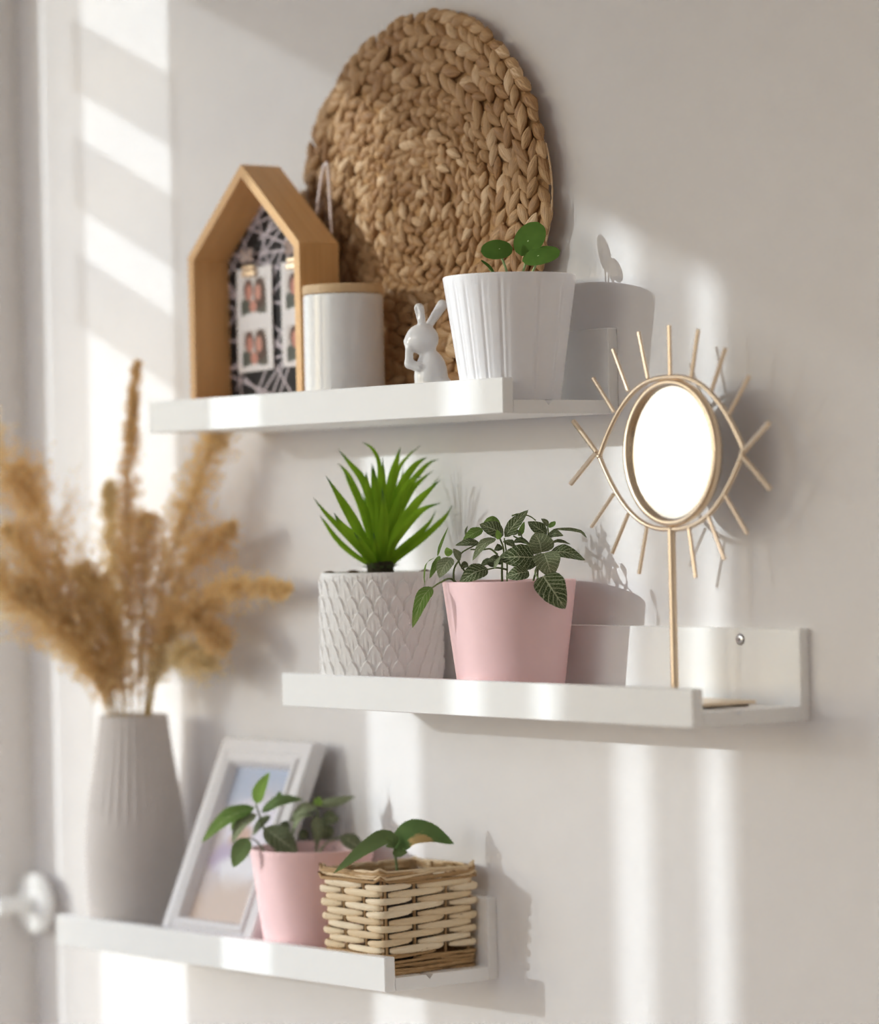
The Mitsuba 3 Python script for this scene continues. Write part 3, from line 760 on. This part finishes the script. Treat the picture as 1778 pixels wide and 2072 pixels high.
# ---------------------------------------------------------------- top shelf: woven placemat
RP, PC = 0.178, V(-0.4775, -0.0140, 0.4400)
TILT = math.atan2(0.011, 0.35)
pm = thing("woven_placemat", "large round woven straw placemat leaning on the wall behind the top shelf's things", "placemat")
PN = V(0, -math.cos(TILT), math.sin(TILT))
PU = np.cross(V(1, 0, 0), -PN)
PU = unit(np.cross(PN, V(1, 0, 0)))
if PU[2] < 0:
    PU = -PU
pdir = lambda th: V(1.035, 0, 0) * math.cos(th) + PU * math.sin(th)
dprof = [(0, -0.0030), (RP - 0.006, -0.0030), (RP - 0.003, 0.0), (RP - 0.006, 0.0030), (0, 0.0030)]
put(pm, "backing", moved(lathe(dprof, 72), frame_mat(PC, V(1.035, 0, 0), PU, np.cross(V(1, 0, 0), PU))), "m_straw_back", 30)


def lobe_mesh(seed):
    """One plaited straw lobe, a pointed pillow of length 2 along x, with a slight twist and creases."""
    rg_ = np.random.default_rng(seed)
    n, s = 10, 8
    u = np.linspace(-1, 1, n)
    r = np.clip(1 - np.abs(u) ** 1.7, 0.02, 1) ** 0.75
    a = np.arange(s) * 2 * np.pi / s
    ph = rg_.random() * 6
    cr = 1 + 0.10 * np.cos(2 * a[None] + ph + u[:, None]) + 0.06 * np.cos(3 * a[None] + 2 * ph)
    y = r[:, None] * np.cos(a + 0.5 * u[:, None]) * cr + 0.18 * (u[:, None] ** 2 - 0.3)
    z = r[:, None] * np.sin(a + 0.5 * u[:, None]) * cr
    v = np.stack([np.repeat(u[:, None], s, 1), y, z], -1).reshape(-1, 3)
    uv = np.stack(np.broadcast_arrays(u[:, None], np.minimum(a, 2 * np.pi - a)[None] / np.pi), -1).reshape(-1, 2)
    return (v, grid_faces(n, s, True)), uv


LOBES = [lobe_mesh(i) for i in range(5)]
PLY = {(i, j): mikit.ply(LOBES[i][0], f"m_straw_{j}", smooth=True, uv=LOBES[i][1]) for i in range(5) for j in range(4)}
rnd = np.random.default_rng(5)
places = []
r, row = RP - 0.0045, 0
while r > 0.006:
    big = r > 0.108
    pitch = 0.0142 if big else 0.0112
    n = max(4, int(2 * math.pi * r / pitch))
    for i in range(n):
        th = (i + 0.5 * (row % 2) + 0.25 * rnd.standard_normal() * 0.6) * 2 * math.pi / n + 0.7 * row
        rr = r + 0.0009 * rnd.standard_normal()
        lift = 0.0042 + 0.0010 * rnd.standard_normal() + (0.0012 if big else 0.0) + 0.0012 * math.sin(3 * th + row)
        lean = (1 if row % 2 else -1) * (0.50 + 0.08 * rnd.standard_normal())
        d, e = -V(1, 0, 0) * math.sin(th) + PU * math.cos(th), pdir(th)
        ax = d * math.cos(lean) + e * math.sin(lean)
        ax = unit(ax + PN * 0.08 * rnd.standard_normal())
        ay = unit(np.cross(PN, ax))
        az = np.cross(ax, ay)
        sl = (0.0122 if big else 0.0094) * (1 + 0.14 * rnd.standard_normal())
        sw = (0.0062 if big else 0.0050) * (1 + 0.12 * rnd.standard_normal())
        c = PC + e * rr + PN * lift * (0.55 if r > RP - 0.006 else 1)
        j = rnd.choice(4, p=[0.36, 0.28, 0.26, 0.10])
        M = frame_mat(c, ax * sl, ay * sw, az * 0.0040)
        places.append((sl * sw * (1.6 if c[0] > -0.52 and c[2] > 0.36 else 1), int(rnd.integers(5)), int(j), M))
    r -= 0.0112 if big else 0.0088
    row += 1
places.sort(key=lambda x: -x[0])
for _, i, j, M in places[:300]:
    put(pm, "lobe", PLY[i, j], None, to_world=T(M.tolist()))
for j in range(4):  # the rest, one mesh per straw tone
    vs, fs, us, o = [], [], [], 0
    for _, i, jj, M in places[300:]:
        if jj == j:
            (v, f), uv = LOBES[i]
            vs.append(v @ M[:3, :3].T + M[:3, 3])
            fs.append(f + o)
            us.append(uv)
            o += len(v)
    put(pm, "small_lobes", (np.vstack(vs), np.vstack(fs)), f"m_straw_{j}", True, np.vstack(us), kind="stuff")
ring = [PC + pdir(t) * (RP + 0.001) for t in np.radians(np.linspace(-14, 14, 9))]
put(pm, "hanging_loop", tube(spline([p + V(0.0035 * math.sin(i * 0.4), -0.002, 0) for i, p in enumerate(ring)], 20), 0.0009, 6), "m_straw_3", True)

# ---------------------------------------------------------------- house-shaped frame
hz = rest("top", -0.655)
X0, X1, HYF, HYB, TW = -0.7482, -0.5637, -0.0880, -0.0445, 0.0088
EZ, AZ, AX = 0.4172, 0.4960, -0.6555
hs = thing("house_frame", "wooden house-shaped box frame with photo strips, at the left end of the top shelf", "picture frame")


def board(name, poly, along):
    """Extrudes a polygon of (x, z) over the frame's depth; front edges get the paler edge tone."""
    import shapely
    m = trimesh.creation.extrude_polygon(shapely.Polygon(poly), HYB - HYF, engine="earcut")
    v = m.vertices.copy()
    m.vertices = np.stack([v[:, 0], HYF + v[:, 2], v[:, 1]], -1)
    m.invert()
    al = unit(along)
    ac = V(-al[1], 0, al[0])
    al = V(al[0], 0, al[1])
    m = m.subdivide()
    m.unmerge_vertices()
    uv = np.stack([m.vertices @ al, m.vertices @ ac + m.vertices[:, 1]], -1)
    put(hs, name, m, "m_oak", False, uv)
    fm = trimesh.creation.extrude_polygon(shapely.Polygon(poly).buffer(-0.0003), 0.0004, engine="earcut")
    v = fm.vertices.copy()
    fm.vertices = np.stack([v[:, 0], HYF - 0.0004 + v[:, 2], v[:, 1]], -1)
    fm.invert()
    return fm, al, ac


th = math.atan2(AZ - EZ, AX - X0)
tv_ = TW / math.cos(th)
th2 = math.atan2(AZ - EZ, X1 - AX)
tv2 = TW / math.cos(th2)
ei0 = EZ + TW * math.tan(th) - tv_
ei1 = EZ + TW * math.tan(th2) - tv2
ai = AZ - 0.5 * (tv_ + tv2)
for name, poly, al in (("side_panel", [(X0, hz), (X0 + TW, hz), (X0 + TW, ei0), (X0, EZ)], (0, 1)),
                       ("side_panel", [(X1 - TW, hz), (X1, hz), (X1, EZ), (X1 - TW, ei1)], (0, 1)),
                       ("roof_panel", [(X0, EZ), (X0 + TW, ei0), (AX, ai), (AX, AZ)], (AX - X0, AZ - EZ)),
                       ("roof_panel", [(X1, EZ), (AX, AZ), (AX, ai), (X1 - TW, ei1)], (AX - X1, AZ - EZ)),
                       ("bottom_panel", [(X0 + TW, hz), (X1 - TW, hz), (X1 - TW, hz + TW), (X0 + TW, hz + TW)], (1, 0))):
    board(name, poly, al)
import shapely

bp = trimesh.creation.extrude_polygon(shapely.Polygon([(X0 + TW, hz + TW), (X1 - TW, hz + TW), (X1 - TW, ei1), (AX, ai), (X0 + TW, ei0)]), 0.003, engine="earcut")
v = bp.vertices.copy()
bp.vertices = np.stack([v[:, 0], HYB - 0.0035 + v[:, 2], v[:, 1]], -1)
bp.invert()
bp.unmerge_vertices()
buv = np.stack([(bp.vertices[:, 0] - X0) / 0.24, (bp.vertices[:, 2] - hz) / 0.24], -1)
put(hs, "back_panel", bp, "m_scribble", False, buv, label="black paper back scribbled with white lines")


def card(parent, name, o, w, h, bsdf, ex=V(1, 0, 0), ez=V(0, 0, 1), nrm=V(0, -1, 0), t=0.0006, bend=0.0, label=None):
    """A thin printed card: front grid with uv, back and edges closed."""
    n = 7
    u = np.linspace(0, 1, n)
    P = np.array([[o + ex * w * a + ez * h * b + nrm * bend * math.sin(math.pi * b) for a in u] for b in u])
    f = grid_faces(n, n)
    vf = np.vstack([P.reshape(-1, 3), P.reshape(-1, 3) - nrm * t])
    rimi = [(0, i) for i in range(n)] + [(i, n - 1) for i in range(1, n)] + [(n - 1, i) for i in range(n - 2, -1, -1)] + [(i, 0) for i in range(n - 2, 0, -1)]
    idx = np.array([a * n + b for a, b in rimi])
    j = np.roll(idx, -1)
    side = np.vstack([np.stack([idx, idx + n * n, j], 1), np.stack([j, idx + n * n, j + n * n], 1)])
    uv = np.tile(np.stack(np.meshgrid(u, u), -1).reshape(-1, 2), (2, 1))
    return put(parent, name, (vf, np.vstack([f, f[:, ::-1] + n * n, side])), bsdf, False, uv, label=label)


for k_, (x, z, w, ex) in enumerate(((-0.7225, 0.3065, 0.0590, unit([1, 0, 0.02])), (-0.6480, 0.3085, 0.0590, unit([1, 0, -0.015])))):
    ps = card(hs, "photo_strip", V(x, HYB - 0.006, z), w, 0.0975, "m_photo_pair", ex=ex, bend=0.0006, label="white strip with two small prints of a couple")
    cx_, cz_ = x + w * 0.42, z + 0.0965
    clip = cat([rbox(cx_ - 0.011, cx_ + 0.011, HYB - 0.0105, HYB - 0.0066, cz_ - 0.007, cz_ - 0.001, 0.0008), rbox(cx_ - 0.010, cx_ + 0.010, HYB - 0.0105, HYB - 0.0066, cz_ - 0.0002, cz_ + 0.004, 0.0008)])
    put(ps, "clip", clip, "m_brass", label="small brass paper clip")
    bw = []
    for sx in (-1, 1):
        for a_ in (0.5, -0.15):
            c0 = V(cx_ - 0.001, HYB - 0.0085, cz_ + 0.009)
            me, _ = leaf([c0, c0 + V(sx * 0.006, -0.001, 0.010 * a_ + 0.002), c0 + V(sx * 0.012, -0.002, 0.014 * a_ + 0.002)], 0.008, (0, -1, 0.1), "oval", 7, 5)
            bw.append(trimesh.Trimesh(me[0], me[1], process=False))
    put(ps, "bow", cat(bw), "m_bow")
put(hs, "hanging_cord", tube(spline([V(-0.6015, HYB + 0.003, 0.448), V(-0.598, HYB + 0.004, 0.466), V(-0.593, HYB + 0.005, 0.486), V(-0.590, HYB + 0.0055, 0.492), V(-0.586, HYB + 0.006, 0.487), V(-0.578, HYB + 0.003, 0.428)], 30), 0.0014, 8), "m_string", True, label="pale hanging cord")

# ---------------------------------------------------------------- canister
JX, JY = -0.5135, -0.0765
jz = rest("top", JX)
jr = thing("canister", "white ceramic canister with a bamboo lid, beside the house-shaped frame", "canister")
put(jr, "body", at(lathe([(0, 0), (0.0335, 0), (0.0352, 0.0008), (0.0358, 0.003), (0.0358, 0.1025), (0.0350, 0.1042), (0.0335, 0.1046), (0, 0.1046)], 96), JX, JY, jz), "m_ceramic_white", 30)
put(jr, "lid", at(lathe([(0, 0.1047), (0.0354, 0.1047), (0.0362, 0.1054), (0.0362, 0.1118), (0.0354, 0.1130), (0, 0.1132)], 96), JX, JY, jz), "m_bamboo", 30, label="pale bamboo lid")

# ---------------------------------------------------------------- rabbit
BX, BY = -0.3765, -0.0850
bz = rest("top", BX)


def rabbit(P):
    a, b, c = P[..., 0], P[..., 2], P[..., 1]

    def el(ca, cb, cc, ra, rb, rc, rot=0.0):
        x, y, z = a - ca, b - cb, c - cc
        x, y = x * math.cos(rot) + y * math.sin(rot), -x * math.sin(rot) + y * math.cos(rot)
        k = np.sqrt((x / ra) ** 2 + (y / rb) ** 2 + (z / rc) ** 2)
        return (k - 1) * min(ra, rb, rc)

    def cap(p0, p1, r0, r1):
        p0, p1 = np.array(p0), np.array(p1)
        d = p1 - p0
        q_ = np.stack([a, b, c], -1) - p0
        t = np.clip((q_ @ d) / (d @ d), 0, 1)
        return np.linalg.norm(q_ - t[..., None] * d, axis=-1) - (r0 + (r1 - r0) * t)

    def sm(x, y, k):
        h = np.clip(0.5 + 0.5 * (y - x) / k, 0, 1)
        return y + (x - y) * h - k * h * (1 - h)

    d = sm(el(1.5, 26, 0, 14.5, 25, 13.5), el(3, 9, 0, 18.5, 10, 15.5), 7)
    d = sm(d, el(11, 13, 6, 11, 13, 9), 4)
    d = sm(d, el(-8, 5, 7, 13, 5.5, 6), 3)
    d = sm(d, el(-8, 5, -7, 13, 5.5, 6), 3)
    h = el(-5.5, 60.5, 0, 14.3, 13.6, 12.8)
    h = sm(h, el(-15, 57, 0, 5.4, 5.2, 6), 5)
    h = sm(h, el(-14, 54.5, 3.5, 4.2, 3.8, 4), 2.5)
    h = sm(h, el(-14, 54.5, -3.5, 4.2, 3.8, 4), 2.5)
    h = sm(h, el(-20.0, 59.0, 0, 1.5, 1.3, 1.8), 1.0)
    for s in (-1, 1):
        h = np.maximum(h, -el(-16.5, 63.5, 7.2 * s, 1.2, 2.0, 1.5)) if s == 0 else h
    h = sm(h, cap((-5, 72, 4), (-7.5, 88, 5), 3.2, 4.4), 2.5)
    h = np.maximum(h, -el(-9.5, 83, 8.8, 2.4, 7.5, 2.8, 0.15))
    h = sm(h, cap((0, 72, -4), (12.5, 91, -5), 3.4, 4.8), 2.5)
    d = sm(d, h, 3.5)
    for s in (1, -1):
        arm = sm(cap((-9, 35, 9 * s), (-17.0, 38.5, 8 * s), 4.2, 3.8), cap((-17.0, 38.5, 8 * s), (-16.8, 54, 4.5 * s), 3.8, 3.2), 2)
        d = sm(d, arm, 2.2)
    return np.maximum(d, -b)


mesh = surface_nets(rabbit, (-30, -26, -2), (34, 26, 102), 1.0)
vb = mesh.vertices / 1000
vb[:, 2] *= 0.96
mesh.vertices = V(BX, BY, bz) + vb[:, :1] * A_ + vb[:, 1:2] * C_ + vb[:, 2:] * V(0, 0, 1)
mesh.fix_normals()
key = thing("rabbit_figurine", "small white ceramic rabbit with its paws at its mouth, between canister and white pot", "figurine")
scene[key] = mikit.ply(mesh, "m_ceramic_white", smooth=True)

# ---------------------------------------------------------------- vase and pampas grass
VX, VY = -0.9040, -0.0620
vz = rest("bottom", VX)
vs_ = thing("vase", "tall taupe ceramic vase with a fluted neck, at the left end of the bottom shelf", "vase")
KEYZ = [0, 0.004, 0.016, 0.042, 0.078, 0.117, 0.163, 0.205, 0.2135]
KEYR = [0.0425, 0.0445, 0.0472, 0.0492, 0.0500, 0.0477, 0.0405, 0.0347, 0.0338]
from scipy.interpolate import PchipInterpolator

vr = PchipInterpolator(KEYZ, KEYR)
zz = np.linspace(0, 0.2135, 80)
vp = [(0, 0)] + [(float(vr(z)), float(z)) for z in zz] + [(0.0325, 0.2143), (0.0312, 0.2138), (0.031, 0.20), (0.040, 0.14), (0.043, 0.06), (0, 0.006)]


def vflute(th, z, r, i):
    f = np.clip((z - 0.105) / 0.02, 0, 1)
    return np.where((i > 0) & (i < 83), r - f * 0.0011 * (0.5 + 0.5 * np.cos(th * 30)) ** 1.5, r)


put(vs_, "body", at(lathe(vp, 480, vflute), VX, VY, vz), "m_vase", 40)
vo = V(VX, VY, vz + 0.2143)
k = 1000 / 2055.0  # millimetres per step in the plume tables
PL = [  # points right, up, depth of the stem from the mouth's centre; where the plume starts; its width; tone; label
    ([(-18, -150, 0), (-35, 60, 5), (-120, 270, 15), (-235, 480, 15), (-300, 590, 10)], 0.24, 66, 0, "tall brown pampas plume leaning far left, above the others"),
    ([(-14, -150, 4), (-40, 40, 14), (-118, 250, 24), (-165, 400, 24), (-215, 500, 20)], 0.24, 76, 1, "dense brown pampas plume on the left of the vase"),
    ([(-22, -140, -4), (-62, 50, -10), (-150, 165, -20), (-290, 262, -30), (-330, 280, -30)], 0.26, 44, 2, "pale thin pampas plume hanging out low on the left"),
    ([(-20, -140, 8), (-60, 60, 22), (-170, 200, 40), (-300, 330, 50)], 0.28, 58, 0, "loose pampas plume at the left between two denser ones"),
    ([(-4, -150, 4), (0, 120, 10), (0, 310, 14), (2, 480, 10), (10, 600, 4), (20, 715, -4)], 0.26, 27, 1, "tallest upright pampas plume in the middle of the bunch"),
    ([(-8, -150, -6), (-28, 120, -12), (-38, 300, -14), (-42, 470, -14)], 0.30, 28, 2, "short narrow pampas plume left of the tallest one"),
    ([(8, -150, 4), (50, 180, 22), (114, 370, 62), (170, 505, 90), (208, 590, 110)], 0.34, 36, 0, "pale pampas plume that passes behind the top shelf"),
    ([(10, -150, 8), (60, 160, 34), (125, 300, 70), (224, 378, 116)], 0.28, 42, 1, "brown pampas plume leaning right, just under the shelf-high one"),
    ([(14, -140, 2), (66, 130, 36), (146, 214, 80), (222, 256, 122), (340, 256, 190)], 0.30, 33, 0, "long pampas plume reaching right to the scale-relief pot"),
    ([(14, -140, 14), (60, 130, 44), (122, 200, 82), (206, 148, 124)], 0.30, 38, 1, "pampas plume drooping down on the right"),
    ([(14, -140, 4), (48, 70, 24), (102, 120, 56), (168, 112, 96)], 0.30, 38, 2, "short fluffy pampas plume low on the right"),
    ([(4, -150, 14), (24, 130, 30), (35, 280, 36), (42, 400, 34)], 0.22, 50, 1, "short brown pampas plume in front of the middle of the bunch"),
    ([(-6, -150, 14), (-18, 120, 28), (-50, 220, 40), (-88, 300, 44)], 0.22, 40, 0, "small pampas plume in front, left of the middle"),
    ([(-16, -150, 6), (-60, 60, 16), (-140, 250, 30), (-238, 380, 36)], 0.24, 64, 0, "full golden pampas plume between the two highest on the left"),
    ([(-12, -150, 10), (-52, 90, 24), (-130, 190, 40), (-215, 262, 50)], 0.24, 54, 1, "short golden pampas plume low in front on the left"),
]
for n_, (pts, start, wid, tone, lab) in enumerate(PL):
    rg_ = np.random.default_rng(100 + n_)
    c = spline([vo + (A_ * x + V(0, 0, y)) * k / 1000 + C_ * d / 1000 for x, y, d in pts], 60)
    key = thing("pampas_stem", lab, "pampas grass", "pampas plumes in the taupe vase")
    put(key, "stalk", tube(c[::3], np.linspace(0.0016, 0.0005, 20), 6), "m_reed", True)
    i0 = int(start * 59)
    tan = np.gradient(c, axis=0)
    tan /= np.linalg.norm(tan, axis=1, keepdims=True)
    vs, fs, o = [], [], 0
    octf = np.array([[0, 1, 2], [0, 2, 3], [0, 3, 1], [4, 2, 1], [4, 3, 2], [4, 1, 3]])
    for b_ in range(240):
        t = rg_.random()
        i = int(i0 + t * (59 - i0))
        env = 1.25 * wid * k / 1000 * (math.sin(math.pi * min(1, 0.08 + t * 0.95) ** 0.75) ** 0.7 + 0.1)
        side = rg_.standard_normal(3)
        env *= max(0.12, 1.1 - t) if n_ == 4 else 1
        side = unit(side - tan[i] * (side @ tan[i]))
        L = env * (0.55 + 0.75 * rg_.random())
        tip = c[i] + side * L + tan[i] * L * (1.1 + 0.9 * rg_.random()) - V(0, 0, 0.25 * L)
        mid = c[i] + side * L * 0.4 + tan[i] * L * 0.8
        br = spline([c[i], mid, tip], 12)
        for s_ in range(19):
            u = rg_.random() ** 0.8
            p = br[int(u * 11)] + rg_.standard_normal(3) * 0.0022
            d = unit(tan[i] * 1.0 + side * 0.7 + rg_.standard_normal(3) * 0.45)
            l = 0.0030 + 0.0035 * rg_.random()
            w = 0.00055 + 0.0004 * rg_.random()
            e = unit(np.cross(d, rg_.standard_normal(3)))
            g = np.cross(d, e)
            m_ = p + d * l * 0.4
            vs.append(np.array([p, m_ + e * w, m_ - e * 0.5 * w + g * 0.87 * w, m_ - e * 0.5 * w - g * 0.87 * w, p + d * l]))
            fs.append(octf + o)
            o += 5
    put(key, "plume", (np.vstack(vs), np.vstack(fs)), f"m_plume_{tone}", False, kind="stuff")

# ---------------------------------------------------------------- leaning photo frame
fr = thing("photo_frame", "grey-white photo frame with a pale seaside print, leaning behind the pink pot", "picture frame")
fb0, fb1 = V(-0.7980, -0.1050, 0), V(-0.6380, -0.1050, 0)
zb = rest("bottom", -0.715) + 0.0015
ez = unit(V(0, 0.080, 0.186))
ex = V(1, 0, 0.006)
ex = unit(ex)
nn = unit(np.cross(ex, ez))
FW_, FH_ = 0.153, 0.205
fo_ = V(-0.7985, -0.1010, zb)
loc = lambda x, y, z: fo_ + ex * x + ez * y + nn * z
bars = [((0, 0), (FW_, 0)), ((FW_, 0), (FW_, FH_)), ((FW_, FH_), (0, FH_)), ((0, FH_), (0, 0))]
prf = [(0.0, -0.009), (0.0, 0.004), (0.0016, 0.0062), (0.0125, 0.0062), (0.0140, 0.0045), (0.0165, 0.0045), (0.0180, 0.0075), (0.0220, 0.0075), (0.0240, 0.0060), (0.0265, -0.0020), (0.0265, -0.009)]
cs = [(0, 0), (FW_, 0), (FW_, FH_), (0, FH_)]
ins = [(1, 1), (-1, 1), (-1, -1), (1, -1)]
for i in range(4):
    j = (i + 1) % 4
    v = [[loc(cs[e][0] + ins[e][0] * a, cs[e][1] + ins[e][1] * a, b) for a, b in prf] for e in (i, j)]
    m = trimesh.Trimesh(np.array(v).reshape(-1, 3), grid_faces(2, len(prf), True), process=False)
    put(fr, "rail", m, "m_frame_grey")
card(fr, "print", loc(0.024, 0.024, -0.004), FW_ - 0.048, FH_ - 0.048, "m_seaside", ex=ex, ez=ez, nrm=nn, label="pale seaside print in blue, lavender and sand")
p_ = loc(FW_ / 2, 0.125, -0.009)
put(fr, "easel_strut", tube([p_, V(p_[0], -0.0150, zb + 0.001)], 0.0035, 8), "m_dark", 30)
put(fr, "backing", moved(trimesh.creation.box(extents=[FW_ - 0.006, FH_ - 0.006, 0.003]), frame_mat(loc(FW_ / 2, FH_ / 2, -0.0075), ex, ez, nn)), "m_dark")

# ---------------------------------------------------------------- wicker basket
QX0, QX1, QY0, QY1 = -0.5120, -0.4200, -0.1150, -0.0130
qz = rest("bottom", -0.468)
QH = 0.0890
bk = thing("wicker_basket", "small square wicker basket at the right end of the bottom shelf", "basket")
tap = lambda z: 0.0045 * (1 - z / QH)


def rim_point(s, z, out=0.0):
    """A point of the basket's wall: s from 0 to 4 around (front, right, back, left), z up, out from the wall."""
    t = tap(z)
    x0, x1, y0, y1 = QX0 + t - out, QX1 - t + out, QY0 + 1.1 * t - out, QY1 - 0.3 * t + out
    side, u = int(s % 4), s % 1
    P = [V(x0 + (x1 - x0) * u, y0, z), V(x1, y0 + (y1 - y0) * u, z), V(x1 + (x0 - x1) * u, y1, z), V(x0, y1 + (y0 - y1) * u, z)][side]
    c = V((x0 + x1) / 2, (y0 + y1) / 2, z)
    h = V((x1 - x0) / 2, (y1 - y0) / 2, 1)
    q_ = (P - c) / h
    m_ = (abs(q_[0]) ** 14 + abs(q_[1]) ** 14) ** (1 / 14)
    return V(c[0] + q_[0] / m_ * h[0], c[1] + q_[1] / m_ * h[1], qz + z)


STK = [s_ + f for s_ in range(4) for f in (0.02, 0.34, 0.69)]
rb_ = np.random.default_rng(3)
for s_ in STK + [0.97, 1.97, 2.97, 3.97]:
    put(bk, "stake", tube([rim_point(s_, z, -0.0008) for z in np.linspace(0.004, QH, 7)], 0.0013, 6), "m_stake", True)
NR, z0_, pitch = 10, 0.0225, 0.0061
for row in range(NR):
    for i in range(12):
        if (i + row) % 2:
            continue
        a, b = STK[i - 1] - (4 if i == 0 else 0), STK[(i + 1) % 12] + (4 if i == 11 else 0)
        z = z0_ + row * pitch + 0.0003 * rb_.standard_normal()
        dz = 0.0006 * rb_.standard_normal() + (0.0016 if 2 < i < 6 else 0.0)
        ss = np.linspace(a + 0.035, b - 0.035, 13)
        w = np.sin(np.linspace(0, np.pi, 13))
        pts = [rim_point(s % 4, z + dz * (t - 0.5), -0.0006 + 0.0034 * ww**0.5) for s, ww, t in zip(ss, w, np.linspace(0, 1, 13))]
        rr = 0.0021 + 0.0010 * w**0.5 + 0.0001 * rb_.standard_normal()
        rr[0] *= 0.8
        rr[-1] *= 0.8
        put(bk, "weaver", tube(pts, rr, 8, flat=0.62), f"m_willow_{int(rb_.integers(3))}", 60)
for lev, zb_, cnt, r_ in (("rim_twig", QH - 0.0035, 52, 0.0014), ("base_twig", 0.0050, 26, 0.0014), ("base_twig", 0.0135, 34, 0.0013)):
    for i in range(cnt):
        s0 = i * 4 / cnt + 0.05 * rb_.random()
        ln = 0.55 + 0.5 * rb_.random()
        zz_ = zb_ + 0.0050 * (rb_.random() - 0.5) * 2
        sl_ = 0.0050 * (rb_.random() - 0.35)
        ss = np.linspace(s0, s0 + ln, 12)
        o_ = 0.0012 + 0.0032 * rb_.random()
        pts = [rim_point(s % 4, zz_ + sl_ * (t - 0.5) + (0.004 * math.exp(-(((s % 1) - 0.999) / 0.05) ** 2) if lev == "rim_twig" else 0), o_ * math.sin(math.pi * (0.15 + 0.8 * t)) - 0.0004) for s, t in zip(ss, np.linspace(0, 1, 12))]
        put(bk, lev, tube(pts, [r_ * 0.5] + [r_] * 10 + [r_ * 0.6], 6), ("m_twig", "m_willow_2", "m_stake")[int(rb_.integers(3)) if lev == "rim_twig" else int(rb_.integers(2)) * 2], 60)
put(bk, "bottom", rbox(QX0 + 0.005, QX1 - 0.005, QY0 + 0.006, QY1 - 0.003, qz, qz + 0.003, 0.001), "m_stake")

bp_ = thing("basket_plant", "small green plant with one scorched leaf, growing in the wicker basket", "plant")
bx, by = -0.4650, -0.0640
put(bp_, "inner_pot", at(lathe(pot_profile(0.026, 0.036, 0.072, 0.0015, 0.008), 40), bx, by, qz + 0.003), "m_dark", 35)
put(bp_, "soil", at(lathe([(0, 0.066), (0.034, 0.066)], 24), bx, by, qz + 0.003), "m_soil")
plant(bp_, V(bx, by, qz + QH), 995, 570, 0.1640, [
    ([(972, 462, 12), (940, 400, 18), (820, 455, 30), (648, 580, 34)], 105, (-0.1, 0.85, 0.75), "m_soft_leaf", "oval"),
    ([(975, 475, 10), (1060, 390, 16), (1170, 385, 16), (1300, 448, 10)], 150, (0.1, 0.75, 0.8), "m_scorched", "oval"),
    ([(990, 470, 14), (1000, 485, 18), (1050, 480, 18)], 50, (0, 0.5, 1), "m_soft_leaf", "oval"),
], [([(985, 690, 8), (988, 570, 12), (975, 465, 12)], 1.6)])
